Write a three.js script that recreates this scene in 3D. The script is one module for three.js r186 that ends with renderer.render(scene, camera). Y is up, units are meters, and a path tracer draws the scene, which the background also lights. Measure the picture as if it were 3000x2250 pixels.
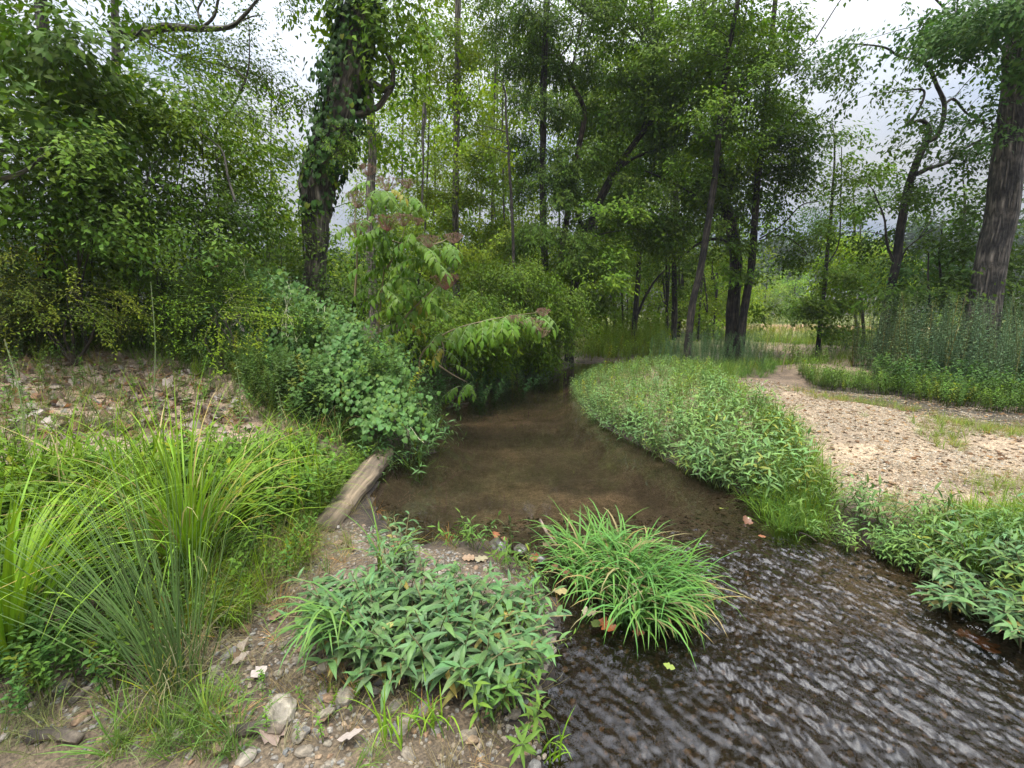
import * as THREE from 'three';

// ------------------------------------------------------------------ camera
const scene = new THREE.Scene();
const CAM_H = 1.5, VFOV = 80, PW = 3000, PH = 2250, HORIZON = 915;
const F = PH / 2 / Math.tan(VFOV * Math.PI / 360), PITCH = Math.atan((PH / 2 - HORIZON) / F);
const camera = new THREE.PerspectiveCamera(VFOV, 4 / 3, 0.05, 900);
camera.position.set(0, CAM_H, 0);
camera.rotation.set(-PITCH, 0, 0);
scene.add(camera);

// ------------------------------------------------------------------ random numbers and noise
function mulberry(a) { return () => { a |= 0; a = a + 0x6D2B79F5 | 0; let t = Math.imul(a ^ a >>> 15, 1 | a); t = t + Math.imul(t ^ t >>> 7, 61 | t) ^ t; return ((t ^ t >>> 14) >>> 0) / 4294967296; }; }
let R = mulberry(7);
const rr = (a, b) => a + (b - a) * R(), pick = a => a[Math.floor(R() * a.length)];
const gauss = () => (R() + R() + R() + R() - 2) * 1.0;
const clamp = (x, a = 0, b = 1) => Math.min(b, Math.max(a, x)), mix = (a, b, t) => a + (b - a) * t;
const smooth = (a, b, x) => { const t = clamp((x - a) / (b - a)); return t * t * (3 - 2 * t); };
function hash2(x, y) { let h = Math.imul(x, 374761393) + Math.imul(y, 668265263) | 0; h = Math.imul(h ^ h >>> 13, 1274126177); return ((h ^ h >>> 16) >>> 0) / 4294967296; }
function vnoise(x, y, per = 0) {
  const xi = Math.floor(x), yi = Math.floor(y), fx = x - xi, fy = y - yi, u = fx * fx * (3 - 2 * fx), v = fy * fy * (3 - 2 * fy);
  const w = per ? n => ((n % per) + per) % per : n => n;
  const a = hash2(w(xi), w(yi)), b = hash2(w(xi + 1), w(yi)), c = hash2(w(xi), w(yi + 1)), d = hash2(w(xi + 1), w(yi + 1));
  return mix(mix(a, b, u), mix(c, d, u), v);
}
function fbm(x, y, oct = 4, per = 0) { let s = 0, a = 0.5, t = 0; for (let i = 0; i < oct; i++) { s += a * vnoise(x + i * 17.3 * (per ? 0 : 1), y + i * 9.1 * (per ? 0 : 1), per); t += a; a *= 0.5; x *= 2; y *= 2; per *= 2; } return s / t; }

// ------------------------------------------------------------------ sky: bright broken overcast
const SUN_DIR = new THREE.Vector3(-0.16, 1.0, 0.30).normalize();
{
  const W = 1024, H = 512, d = new Float32Array(W * H * 4);
  for (let j = 0; j < H; j++) for (let i = 0; i < W; i++) {
    const el = ((j + 0.5) / H - 0.5) * Math.PI, az = (i + 0.5) / W * Math.PI * 2;
    const dx = Math.cos(el) * Math.cos(az), dy = Math.sin(el), dz = Math.cos(el) * Math.sin(az);
    const s = Math.max(dy, 0.0), k = 1 / (s + 0.18);
    const cl = fbm(dx * k * 1.5 + 31, dz * k * 1.5 + 12, 6), cl2 = fbm(dx * k * 4.2 + 3, dz * k * 4.2 + 71, 5);
    let c = smooth(0.30, 0.62, cl * 0.72 + cl2 * 0.28);
    const lum = 0.29 + 2.7 * s * s;
    const b = [0.56, 0.74, 1.08], w = [1.03, 1.07, 1.14], g = [0.82, 0.88, 1.0];
    const thick = smooth(0.45, 0.75, cl2 * 0.5 + cl * 0.5);
    const o = (j * W + i) * 4;
    const glow = Math.pow(Math.max(0, dx * SUN_DIR.x + dy * SUN_DIR.y + dz * SUN_DIR.z), 26) * 5.5;
    for (let q = 0; q < 3; q++) {
      const cloud = mix(w[q], g[q], thick * 0.5);
      let v = mix(b[q], cloud, 0.35 + 0.65 * c) * lum + glow;
      if (dy < 0) v = mix(v, 0.12, smooth(0, 0.15, -dy));
      d[o + q] = v * SKY_GAIN();
    }
    d[o + 3] = 1;
  }
  const t = new THREE.DataTexture(d, W, H, THREE.RGBAFormat, THREE.FloatType);
  t.mapping = THREE.EquirectangularReflectionMapping; t.magFilter = t.minFilter = THREE.LinearFilter; t.needsUpdate = true;
  scene.background = t; scene.environment = t;
}
function SKY_GAIN() { return 0.5; }
const sun = new THREE.DirectionalLight(new THREE.Color(1, 0.95, 0.86), 1.7);
sun.position.copy(SUN_DIR).multiplyScalar(60); sun.castShadow = true; sun.shadow.radius = 30;
Object.assign(sun.shadow.camera, { left: -40, right: 40, top: 40, bottom: -40, near: 1, far: 160 });
scene.add(sun, sun.target);

const renderer = new THREE.WebGLRenderer({ antialias: true });
renderer.toneMapping = THREE.LinearToneMapping;
renderer.toneMappingExposure = 3.05;
renderer.shadowMap.enabled = true;
scene.fog = new THREE.FogExp2(new THREE.Color(0.78, 0.85, 0.95), 0.0006);

// ------------------------------------------------------------------ from photo position to place
const V = (x, y, z) => new THREE.Vector3(x, y, z);
function ray(px, py) { const u = (px - PW / 2) / F, v = (PH / 2 - py) / F; return V(u, -Math.sin(PITCH) + v * Math.cos(PITCH), -Math.cos(PITCH) - v * Math.sin(PITCH)); }
function gp(px, py, h = 0) { const d = ray(px, py), t = (h - CAM_H) / d.y; return V(d.x * t, h, d.z * t); }
function at(px, py, depth) { const d = ray(px, py), t = depth / -d.z; return V(d.x * t, CAM_H + d.y * t, -depth); }
function onT(px, py) { const d = ray(px, py); let t = 0.8, s = 0.05; for (let i = 0; i < 4000; i++) { const x = d.x * t, z = d.z * t; if (CAM_H + d.y * t < height(x, z)) { return V(x, height(x, z), z); } t += s; s = Math.max(0.02, t * 0.006); if (t > 400) break; } return V(d.x * t, CAM_H + d.y * t, d.z * t); }
const unit = depth => depth / F;                                   // metres per photo pixel at that depth

// ------------------------------------------------------------------ naming and tagging
const used = {};
function numbered(n) { const k = used[n] = (used[n] ?? -1) + 1; return k ? `${n}_${String(k).padStart(3, '0')}` : n; }
function tag(o, label, category, group) { o.userData.label = label; o.userData.category = category; if (group) o.userData.group = group; return o; }
function thing(name, label, category, p = V(0, 0, 0), group) { const o = new THREE.Group(); o.name = numbered(name); o.position.copy(p); scene.add(o); return tag(o, label, category, group); }
function asStuff(o) { o.userData.kind = 'stuff'; return o; }
function shade(m) { m.castShadow = m.receiveShadow = true; return m; }

// ------------------------------------------------------------------ geometry builder
class GB {
  constructor() { this.p = []; this.c = []; this.u = []; this.i = []; this.n = 0; }
  v(x, y, z, c, u = 0, w = 0) { this.p.push(x, y, z); this.c.push(c[0], c[1], c[2]); this.u.push(u, w); return this.n++; }
  f(a, b, c) { this.i.push(a, b, c); }
  add(geo, M, c) {                                                 // a copy of a unit leaf or blade
    const P = geo.attributes.position, U = geo.attributes.uv, o = this.n, q = V(0, 0, 0);
    for (let k = 0; k < P.count; k++) { q.fromBufferAttribute(P, k).applyMatrix4(M); this.v(q.x, q.y, q.z, c, U ? U.getX(k) : 0, U ? U.getY(k) : 0); }
    for (const k of geo.index.array) this.i.push(k + o);
  }
  tube(pts, rad, c, seg = 7, rough = 0, cap = true) {
    const up = V(0.01, 0.02, 1), N = pts.length, r0 = typeof rad === 'function' ? rad(0.4) : rad[Math.floor(N * 0.4)], girth = Math.max(0.05, Math.round(r0 * 6.28 * 4) / 4); let ref = null, len = 0, prev = null;
    for (let k = 0; k < N; k++) {
      const t = pts[Math.min(N - 1, k + 1)].clone().sub(pts[Math.max(0, k - 1)]).normalize();
      if (!ref) ref = Math.abs(t.dot(up)) > 0.9 ? V(1, 0, 0) : up.clone();
      const a = ref.clone().sub(t.clone().multiplyScalar(ref.dot(t))).normalize(), b = t.clone().cross(a); ref = a;
      if (k) len += pts[k].distanceTo(pts[k - 1]);
      const r = typeof rad === 'function' ? rad(k / (N - 1)) : rad[k], row = this.n;
      for (let s = 0; s <= seg; s++) {
        const an = (s % seg) / seg * Math.PI * 2, rq = r * (1 + rough * (vnoise((s % seg) * 1.7 + 5, len / Math.max(r, 0.01) * 0.7 + r * 90) - 0.5) * 2), ca = Math.cos(an) * rq, sa = Math.sin(an) * rq;
        this.v(pts[k].x + a.x * ca + b.x * sa, pts[k].y + a.y * ca + b.y * sa, pts[k].z + a.z * ca + b.z * sa, c, s / seg * girth, len);
      }
      if (k) for (let s = 0; s < seg; s++) { this.f(prev + s, prev + s + 1, row + s); this.f(prev + s + 1, row + s + 1, row + s); }
      prev = row;
      if (cap && k === N - 1) { const m = this.v(pts[k].x, pts[k].y, pts[k].z, c, 0, len); for (let s = 0; s < seg; s++) this.f(row + s, row + s + 1, m); }
    }
  }
  geo(org) {
    const g = new THREE.BufferGeometry(), p = new Float32Array(this.p);
    if (org) for (let k = 0; k < p.length; k += 3) { p[k] -= org.x; p[k + 1] -= org.y; p[k + 2] -= org.z; }
    g.setAttribute('position', new THREE.BufferAttribute(p, 3));
    g.setAttribute('color', new THREE.BufferAttribute(new Float32Array(this.c), 3));
    g.setAttribute('uv', new THREE.BufferAttribute(new Float32Array(this.u), 2));
    g.setIndex(new THREE.BufferAttribute(new Uint32Array(this.i), 1)); g.computeVertexNormals(); return g;
  }
  mesh(name, mat, parent) { const m = shade(new THREE.Mesh(this.geo(parent.position), mat)); m.name = name; parent.add(m); return m; }
}
const WHITE = [1, 1, 1];
const curve = (pts, n) => new THREE.CatmullRomCurve3(pts, false, 'centripetal').getPoints(n);
function frame(p, dir, nor, sx, sy, sz) {
  const x = dir.clone().normalize(), z = x.clone().cross(nor); if (z.lengthSq() < 1e-6) z.set(0.3, 0.1, 1).cross(x); z.normalize(); const y = z.clone().cross(x);
  return new THREE.Matrix4().set(x.x * sx, y.x * sy, z.x * sz, p.x, x.y * sx, y.y * sy, z.y * sz, p.y, x.z * sx, y.z * sy, z.z * sz, p.z, 0, 0, 0, 1);
}
// unit leaf: length 1 along x, width 1 along z, face up; droop bends it down, fold lifts its two halves
function leafGeo(prof, n, droop, fold, twist = 0, notch = 0) {
  const b = new GB(); let x = 0, y = 0, a = 0; const rows = [];
  for (let k = 0; k <= n; k++) {
    const t = k / n, w = prof(t) * 0.5;
    const tw = twist * t, fy = fold * w, c = Math.cos(tw), s = Math.sin(tw), back = notch && k <= 1 ? -notch * (1 - t) : 0;
    if (w < 0.004) rows.push([b.v(x, y, 0, WHITE, t, 0.5)]);
    else rows.push([b.v(x + back, y + fy * c - w * s, -w * c, WHITE, t, 0.5 - w), b.v(x, y, 0, WHITE, t, 0.5), b.v(x + back, y + fy * c + w * s, w * c, WHITE, t, 0.5 + w)]);
    a = -droop * (k + 0.5) / n; x += Math.cos(a) / n; y += Math.sin(a) / n;
  }
  for (let k = 0; k < n; k++) {
    const A = rows[k], B = rows[k + 1];
    if (A.length === 1 && B.length === 3) { b.f(A[0], B[1], B[0]); b.f(A[0], B[2], B[1]); }
    else if (A.length === 3 && B.length === 1) { b.f(A[0], A[1], B[0]); b.f(A[1], A[2], B[0]); }
    else if (A.length === 3) { b.f(A[0], A[1], B[0]); b.f(A[1], B[1], B[0]); b.f(A[1], A[2], B[1]); b.f(A[2], B[2], B[1]); }
  }
  return b.geo();
}
const P_LANCE = t => t <= 0 || t >= 1 ? 0 : Math.pow(Math.sin(Math.PI * Math.pow(t, 0.75)), 1.15);
const P_OVAL = t => t <= 0 || t >= 1 ? 0 : Math.pow(Math.sin(Math.PI * Math.pow(t, 0.8)), 0.8);
const P_HEART = t => t >= 1 ? 0 : t <= 0 ? 0.55 : Math.pow(Math.sin(Math.PI * (0.28 + 0.72 * t)), 0.9) * 1.02;
const LANCE = [0.5, 0.9, 1.3].map((d, k) => leafGeo(P_LANCE, 6, d, 0.07, (k - 1) * 0.08));
const OVAL = [0.3, 0.8].map((d, k) => leafGeo(P_OVAL, 4, d, 0.14, (k - 0.5) * 0.3));
const HEART = [0.4, 0.9].map((d, k) => leafGeo(P_HEART, 4, d, 0.2, (k - 0.5) * 0.3, 0.16));
const LOW = [0.35, 0.8].map((d, k) => leafGeo(t => t <= 0 || t >= 1 ? 0 : 1, 2, d, 0.12, (k - 0.5) * 0.2));
const LOW3 = [0.5, 1.0].map((d, k) => leafGeo(P_LANCE, 3, d, 0.06, (k - 0.5) * 0.1));
// unit grass blade: arc length 1, starting at elevation e and bending down by bend radians
function bladeGeo(e, bend, n = 7, pow = 1.4) {
  const b = new GB(); let x = 0, y = 0, last = null;
  for (let k = 0; k <= n; k++) {
    const t = k / n, w = (t < 0.12 ? 0.55 + 3.7 * t : Math.pow(1 - t, 0.65) * 1.08) * 0.5, a = e - bend * Math.pow((k + 0.5) / n, pow);
    const row = k === n ? [b.v(x, y, 0, WHITE, t, 0.5)] : [b.v(x, y, -w, WHITE, t, 0), b.v(x + Math.sin(a) * 0.006 * w, y - 0.006 * w * Math.cos(a), 0, WHITE, t, 0.5), b.v(x, y, w, WHITE, t, 1)];
    if (last) { if (row.length === 3) { b.f(last[0], last[1], row[0]); b.f(last[1], row[1], row[0]); b.f(last[1], last[2], row[1]); b.f(last[2], row[2], row[1]); } else { b.f(last[0], last[1], row[0]); b.f(last[1], last[2], row[0]); } }
    last = row; x += Math.cos(a) / n; y += Math.sin(a) / n;
  }
  return b.geo();
}
const BLADE = [[1.45, 0.5], [1.4, 1.1], [1.3, 1.7], [1.3, 2.4], [1.1, 0.9], [1.1, 1.9], [0.9, 1.2], [1.45, 2.9]].map(a => bladeGeo(...a));
const BLADE_LOW = [[1.45, 0.5], [1.35, 1.3], [1.2, 2.0], [1.0, 1.0]].map(a => bladeGeo(...a, 3));

function fbm2(x, y, oct, px, py) { let s = 0, a = 0.5, t = 0; for (let i = 0; i < oct; i++) { const xi = Math.floor(x), yi = Math.floor(y), fx = x - xi, fy = y - yi, u = fx * fx * (3 - 2 * fx), v = fy * fy * (3 - 2 * fy), H = (p, q) => hash2(((p % px) + px) % px + i * 77, ((q % py) + py) % py); s += a * mix(mix(H(xi, yi), H(xi + 1, yi), u), mix(H(xi, yi + 1), H(xi + 1, yi + 1), u), v); t += a; a *= 0.5; x *= 2; y *= 2; px *= 2; py *= 2; } return s / t; }
// ------------------------------------------------------------------ textures
function tex(n, fn, srgb, rep = 1) {
  const d = new Uint8Array(n * n * 4);
  for (let j = 0; j < n; j++) for (let i = 0; i < n; i++) { const c = fn(i / n, j / n, i, j), o = (j * n + i) * 4; for (let q = 0; q < 3; q++) d[o + q] = clamp(Array.isArray(c) ? c[q] : c) * 255; d[o + 3] = 255; }
  const t = new THREE.DataTexture(d, n, n); t.wrapS = t.wrapT = THREE.RepeatWrapping; t.magFilter = THREE.LinearFilter; t.minFilter = THREE.LinearMipmapLinearFilter; t.generateMipmaps = true;
  if (srgb) t.colorSpace = THREE.SRGBColorSpace; t.repeat.set(rep, rep); t.needsUpdate = true; return t;
}
const soilMap = tex(1024, (u, v, i, j) => { const a = fbm(u * 6, v * 6, 5, 6), g = hash2(i, j), s = vnoise(u * 220, v * 220, 220), m = fbm(u * 40 + 0, v * 40, 3, 40); const k = 0.55 + 0.35 * a + 0.22 * (g - 0.5) + 0.35 * (s - 0.5) + 0.3 * (m - 0.5); return [k, k * 0.985, k * 0.96]; }, true, 0.7);
const soilBump = tex(1024, (u, v, i, j) => 0.45 * fbm(u * 30, v * 30, 4, 30) + 0.4 * vnoise(u * 220, v * 220, 220) + 0.15 * hash2(i, j), false, 0.7);
const barkMap = tex(512, (u, v, i, j) => { const r = fbm2(u * 20, v * 3, 4, 20, 3) , q = fbm(u * 8, v * 8, 4, 8), k = 0.35 + 0.8 * (Math.abs(r - 0.5) * 2) + 0.5 * (q - 0.5) + 0.15 * (hash2(i, j) - 0.5); return [k, k * 0.97, k * 0.93]; }, true, 1);
const barkBump = tex(512, (u, v) => { const r = fbm2(u * 20, v * 3, 4, 20, 3); return clamp(Math.abs(r - 0.5) * 3) * 0.8 + 0.2 * fbm(u * 60, v * 60, 2, 60); }, false, 1);
const woodMap = tex(512, (u, v, i, j) => { const r = fbm2(u * 40, v * 3, 4, 40, 3), q = fbm(u * 6, v * 6, 3, 6), k = 0.6 + 0.55 * (r - 0.5) + 0.3 * (q - 0.5) + 0.1 * (hash2(i, j) - 0.5); return [k, k * 0.95, k * 0.86]; }, true, 1);
const leafMap = tex(256, (u, v) => { const rib = Math.exp(-Math.pow((v - 0.5) / 0.02, 2)), side = 0.5 + 0.5 * Math.sin((u * 14 - Math.abs(v - 0.5) * 12) * 6.283), k = 0.82 + 0.16 * rib + 0.05 * side + 0.16 * (fbm(u * 10, v * 10, 3, 10) - 0.5); return [k, k, k]; }, true);
const bladeMap = tex(128, (u, v) => { const k = 0.86 + 0.1 * Math.exp(-Math.pow((v - 0.5) / 0.08, 2)) + 0.1 * (vnoise(u * 3, v * 24, 0) - 0.5); return [k, k, k]; }, true);
const ripple = tex(512, (u, v) => fbm(u * 16, v * 16, 4, 16), false, 1);
const stoneMap = tex(256, (u, v, i, j) => { const k = 0.75 + 0.5 * (fbm(u * 8, v * 8, 4, 8) - 0.5) + 0.2 * (hash2(i, j) - 0.5); return [k, k, k * 0.98]; }, true);

// ------------------------------------------------------------------ materials
const leafMats = {};
const col = c => new THREE.Color().setRGB(c[0], c[1], c[2]);
function leafMat(c, o = {}) {
  const key = c.map(x => x.toFixed(3)).join() + JSON.stringify(o);
  return leafMats[key] ??= new THREE.MeshPhysicalMaterial({ color: col(c), vertexColors: true, side: THREE.DoubleSide, roughness: 0.95, transmission: o.t ?? 0.38, thickness: 0, clearcoat: o.gloss ?? 0.3, clearcoatRoughness: o.gr ?? 0.42, specularIntensity: 0.25, map: o.blade ? bladeMap : leafMap });
}
const LEAF = leafMat([1, 1, 1], { gloss: 0.1 }), GLOSSY = leafMat([1, 1, 1], { gloss: 0.6, gr: 0.35, t: 0.3 }), GRASS = leafMat([1, 1, 1], { blade: 1, gloss: 0.15 });
function barkMat(c, bump = 0.02) { return new THREE.MeshStandardMaterial({ color: col(c), vertexColors: true, map: barkMap, bumpMap: barkBump, bumpScale: bump, roughness: 0.93 }); }
const BARK_DARK = barkMat([0.12, 0.10, 0.08]), BARK_GREY = barkMat([0.36, 0.32, 0.27], 0.03), BARK_PALE = barkMat([0.34, 0.32, 0.28]), TWIG = barkMat([0.11, 0.09, 0.06], 0.004);
const STEM = new THREE.MeshStandardMaterial({ color: 0xffffff, vertexColors: true, roughness: 0.7 });
const SOIL = new THREE.MeshStandardMaterial({ color: 0xffffff, vertexColors: true, map: soilMap, bumpMap: soilBump, bumpScale: 0.010, roughness: 0.95 });
const STONE = new THREE.MeshStandardMaterial({ color: 0xffffff, vertexColors: true, map: stoneMap, roughness: 0.8 });
const tone = (c, d = 0.18, h = 0.1) => { const k = 1 + rr(-d, d), w = rr(-h, h); return [c[0] * k * (1 + w), c[1] * k, c[2] * k * (1 - w)]; };

// ------------------------------------------------------------------ the creek's outline and the lie of the land
const L_EDGE = [[1600, 2250], [1560, 2100], [1620, 1950], [1640, 1800], [1570, 1680], [1420, 1590], [1240, 1600], [1150, 1560], [1090, 1480], [1120, 1360], [1290, 1330], [1250, 1240], [1300, 1180], [1420, 1150], [1560, 1112], [1640, 1088], [1690, 1072]].map(a => gp(...a));
const R_EDGE = [[3000, 1900], [2800, 1750], [2500, 1590], [2250, 1490], [2000, 1385], [1760, 1255], [1700, 1185], [1690, 1120], [1730, 1092]].map(a => gp(...a));
const POLY = [V(0.2, 0, 6), V(0.35, 0, 1), V(0.2, 0, -0.6), ...L_EDGE, gp(1700, 1064), gp(1800, 1062), gp(1930, 1060), V(6, 0, -13.2), V(9, 0, -16), V(9.6, 0, -14.6), V(6.3, 0, -11.8), gp(1850, 1082), ...R_EDGE.slice().reverse(), V(2.5, 0, -0.5), V(2.7, 0, 1), V(3, 0, 6)];
function sdf(x, z) {
  let d = 1e9, inside = false;
  for (let i = 0, j = POLY.length - 1; i < POLY.length; j = i++) {
    const a = POLY[i], b = POLY[j], ex = b.x - a.x, ez = b.z - a.z, wx = x - a.x, wz = z - a.z, t = clamp((wx * ex + wz * ez) / (ex * ex + ez * ez));
    const qx = wx - ex * t, qz = wz - ez * t; d = Math.min(d, qx * qx + qz * qz);
    if ((a.z > z) !== (b.z > z) && x < (b.x - a.x) * (z - a.z) / (b.z - a.z) + a.x) inside = !inside;
  }
  return inside ? -Math.sqrt(d) : Math.sqrt(d);
}
function midX(z) { return z > -3 ? mix(1.2, 0.95, clamp(-z / 3)) : z > -7 ? mix(0.95, 0.1, (-z - 3) / 4) : z > -11 ? mix(0.1, 1.5, (-z - 7) / 4) : z > -13 ? mix(1.5, 4.5, (-z - 11) / 2) : 3; }
const isLeft = (x, z) => x < midX(z);
const ISLAND = [[1640, 1560], [1680, 1700], [1830, 1850], [2000, 1880], [2090, 1800], [1960, 1650], [1800, 1560]].map(a => gp(...a));
const ISC = ISLAND.reduce((s, p) => s.add(p), V(0, 0, 0)).multiplyScalar(1 / ISLAND.length);
function height(x, z) {
  const d = sdf(x, z), n = fbm(x * 0.9 + 4, z * 0.9 + 8, 4) - 0.5, fine = fbm(x * 5 + 1, z * 5 + 2, 3) - 0.5;
  if (d < 0) {
    const shallow = smooth(-3.6, -2.6, z);
    let h = -mix(0.2, 0.11, shallow) * smooth(0, mix(0.5, 0.35, shallow), -d) + fine * 0.05;
    const di = Math.hypot((x - ISC.x) * 1.5 + (z - ISC.z) * 0.5, z - ISC.z);
    h += 0.13 * (1 - smooth(0.12, 0.5, di));
    return h - 0.01;
  }
  let h;
  if (isLeft(x, z) && z > -13) {
    const gentle = 0.03 + 0.05 * smooth(0, 0.3, d) + 0.29 * Math.max(0, Math.min(d, 6.5) - 0.3), steep = 0.75 * smooth(0.0, 0.9, d) + 0.09 * Math.min(d, 9);
    h = mix(gentle, steep, smooth(-3.9, -5.2, z));
    if (z > -2.6) h = mix(h, 0.05 + 0.13 * Math.min(d, 6), smooth(-2.6, -1.6, z));
  } else if (z < -11 && d < 9 && x < 7) h = 0.10 * smooth(0, 0.5, d) + 0.35 * smooth(0.8, 3, d);
  else h = 0.10 * smooth(0, 0.25, d) + 0.22 * smooth(0.25, 1.9, d) - 0.10 * smooth(2.6, 4.2, d) + 0.2 * smooth(6, 16, d);
  const far = -z - 45; if (far > 0) h += far * 0.012 + 9 * smooth(90, 260, -z);
  h += n * 0.16 * smooth(0.1, 1.5, d) + fine * 0.035 * smooth(0, 0.3, d) ;
  return h;
}

// ------------------------------------------------------------------ the ground, one welded sheet split by what it is
function axis(lo, hi, step, min, max, grow) { const a = []; for (let x = lo; x <= hi + 1e-6; x += step) a.push(x); let s = step, x = hi; while (x < max) { s *= grow; x += s; a.push(x); } s = step; x = lo; while (x > min) { s *= grow; x -= s; a.unshift(x); } return a; }
{
  const X = axis(-4, 5, 0.07, -420, 420, 1.09), Z = axis(-8, -0.9, 0.06, -420, 60, 1.085), nx = X.length, nz = Z.length;
  const pos = new Float32Array(nx * nz * 3), cl = new Float32Array(nx * nz * 3), uv = new Float32Array(nx * nz * 2), D = new Float32Array(nx * nz);
  const C = { bed: [0.15, 0.13, 0.108], riffle: [0.04, 0.03, 0.021], gravel: [0.45, 0.345, 0.235], dirt: [0.47, 0.36, 0.26], wood: [0.075, 0.06, 0.035], path: [0.24, 0.175, 0.12], field: [0.27, 0.29, 0.09], clay: [0.52, 0.30, 0.16], pebble: [0.17, 0.13, 0.085], mud: [0.10, 0.07, 0.045], sand: [0.42, 0.34, 0.25] };
  const dirtC = [onT(330, 1130), onT(60, 1130), onT(560, 1190)];
  const kind = [];
  for (let j = 0; j < nz; j++) for (let i = 0; i < nx; i++) {
    const x = X[i], z = Z[j], k = j * nx + i, d = sdf(x, z), y = height(x, z), n = fbm(x * 1.3 + 9, z * 1.3 + 3, 4);
    let c, r; D[k] = d;
    const lerp = (a, b, t) => a.map((q, w) => mix(q, b[w], t));
    if (d < 0) { r = 'stream_bed'; c = lerp(C.bed, C.riffle, smooth(-3.4, -2.6, z)); c = lerp(c, C.sand, 0.35 * smooth(0.52, 0.7, n)); }
    else if (isLeft(x, z) && z > -13) {
      const dd = Math.min(...dirtC.map(p => Math.hypot(x - p.x, (z - p.z))));
      const t = smooth(2.6, 1.4, dd + (n - 0.5) * 1.2);
      r = t > 0.5 ? 'dirt_bank' : z > -3.2 && x > -2.2 ? 'pebble_bank' : 'woodland_floor';
      c = lerp(C.wood, C.dirt, t); c = lerp(c, C.pebble, smooth(-3.4, -2.7, z) * smooth(-2.6, -1.6, x) * (1 - t));
    } else if (z < -11 && x < 7.5 && d < 9) { r = 'sandbar'; c = lerp(C.sand, C.field, smooth(0.7, 1.4, d)); }
    else if (z < -17 || d > 16) {
      r = 'field'; const p = Math.hypot((x - 21) / 9, (z + 34) / 8) + (n - 0.5) * 0.8;
      c = lerp(C.field, C.clay, smooth(1.15, 0.7, p));
      if (z < -95) c = C.wood;
      if (d > 16 && z > -17) c = lerp(C.wood, C.field, 0.4);
    } else {
      r = 'gravel_bar'; c = lerp(C.mud, C.gravel, smooth(0.15, 0.8, d)); c = lerp(c, C.wood, smooth(3.1, 3.7, d + (n - 0.5) * 0.5));
      const pth = Math.abs(x - (4.3 + (-z - 8) * 0.45) + (n - 0.5)); c = lerp(c, C.path, smooth(1.3, 0.8, pth) * smooth(-6.5, -7.5, z));
      if (d > 4.2) r = 'dirt_path';
    }
    if (d >= 0) c = lerp(C.mud.map(q => q * 0.6), c, smooth(0.03, 0.3, d + (n - 0.5) * 0.2));
    const m = 0.85 + 0.3 * fbm(x * 3 + 40, z * 3 + 40, 3);
    pos.set([x, y, z], k * 3); cl.set(c.map(q => q * m), k * 3); uv.set([x, z], k * 2); kind[k] = r;
  }
  const full = new THREE.BufferGeometry(), idx = {}, all = [];
  full.setAttribute('position', new THREE.BufferAttribute(pos, 3));
  for (let j = 0; j < nz - 1; j++) for (let i = 0; i < nx - 1; i++) { const a = j * nx + i, b = a + 1, c = a + nx, d = c + 1; const t = [a, c, b, b, c, d]; all.push(...t); (idx[kind[a]] ??= []).push(...t); }
  full.setIndex(all); full.computeVertexNormals();
  for (const [name, list] of Object.entries(idx)) {
    const map = new Map(), P = [], N = [], Cc = [], U = [], I = [], nn = full.attributes.normal.array;
    for (const k of list) { let q = map.get(k); if (q === undefined) { q = map.size; map.set(k, q); P.push(...pos.subarray(k * 3, k * 3 + 3)); N.push(...nn.subarray(k * 3, k * 3 + 3)); Cc.push(...cl.subarray(k * 3, k * 3 + 3)); U.push(...uv.subarray(k * 2, k * 2 + 2)); } I.push(q); }
    const g = new THREE.BufferGeometry(); g.setAttribute('position', new THREE.Float32BufferAttribute(P, 3)); g.setAttribute('normal', new THREE.Float32BufferAttribute(N, 3)); g.setAttribute('color', new THREE.Float32BufferAttribute(Cc, 3)); g.setAttribute('uv', new THREE.Float32BufferAttribute(U, 2)); g.setIndex(I);
    const m = shade(new THREE.Mesh(g, SOIL)); m.name = name; m.userData.kind = 'structure'; scene.add(m);
  }
}
const ground = n => scene.getObjectByName(n);

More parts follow.
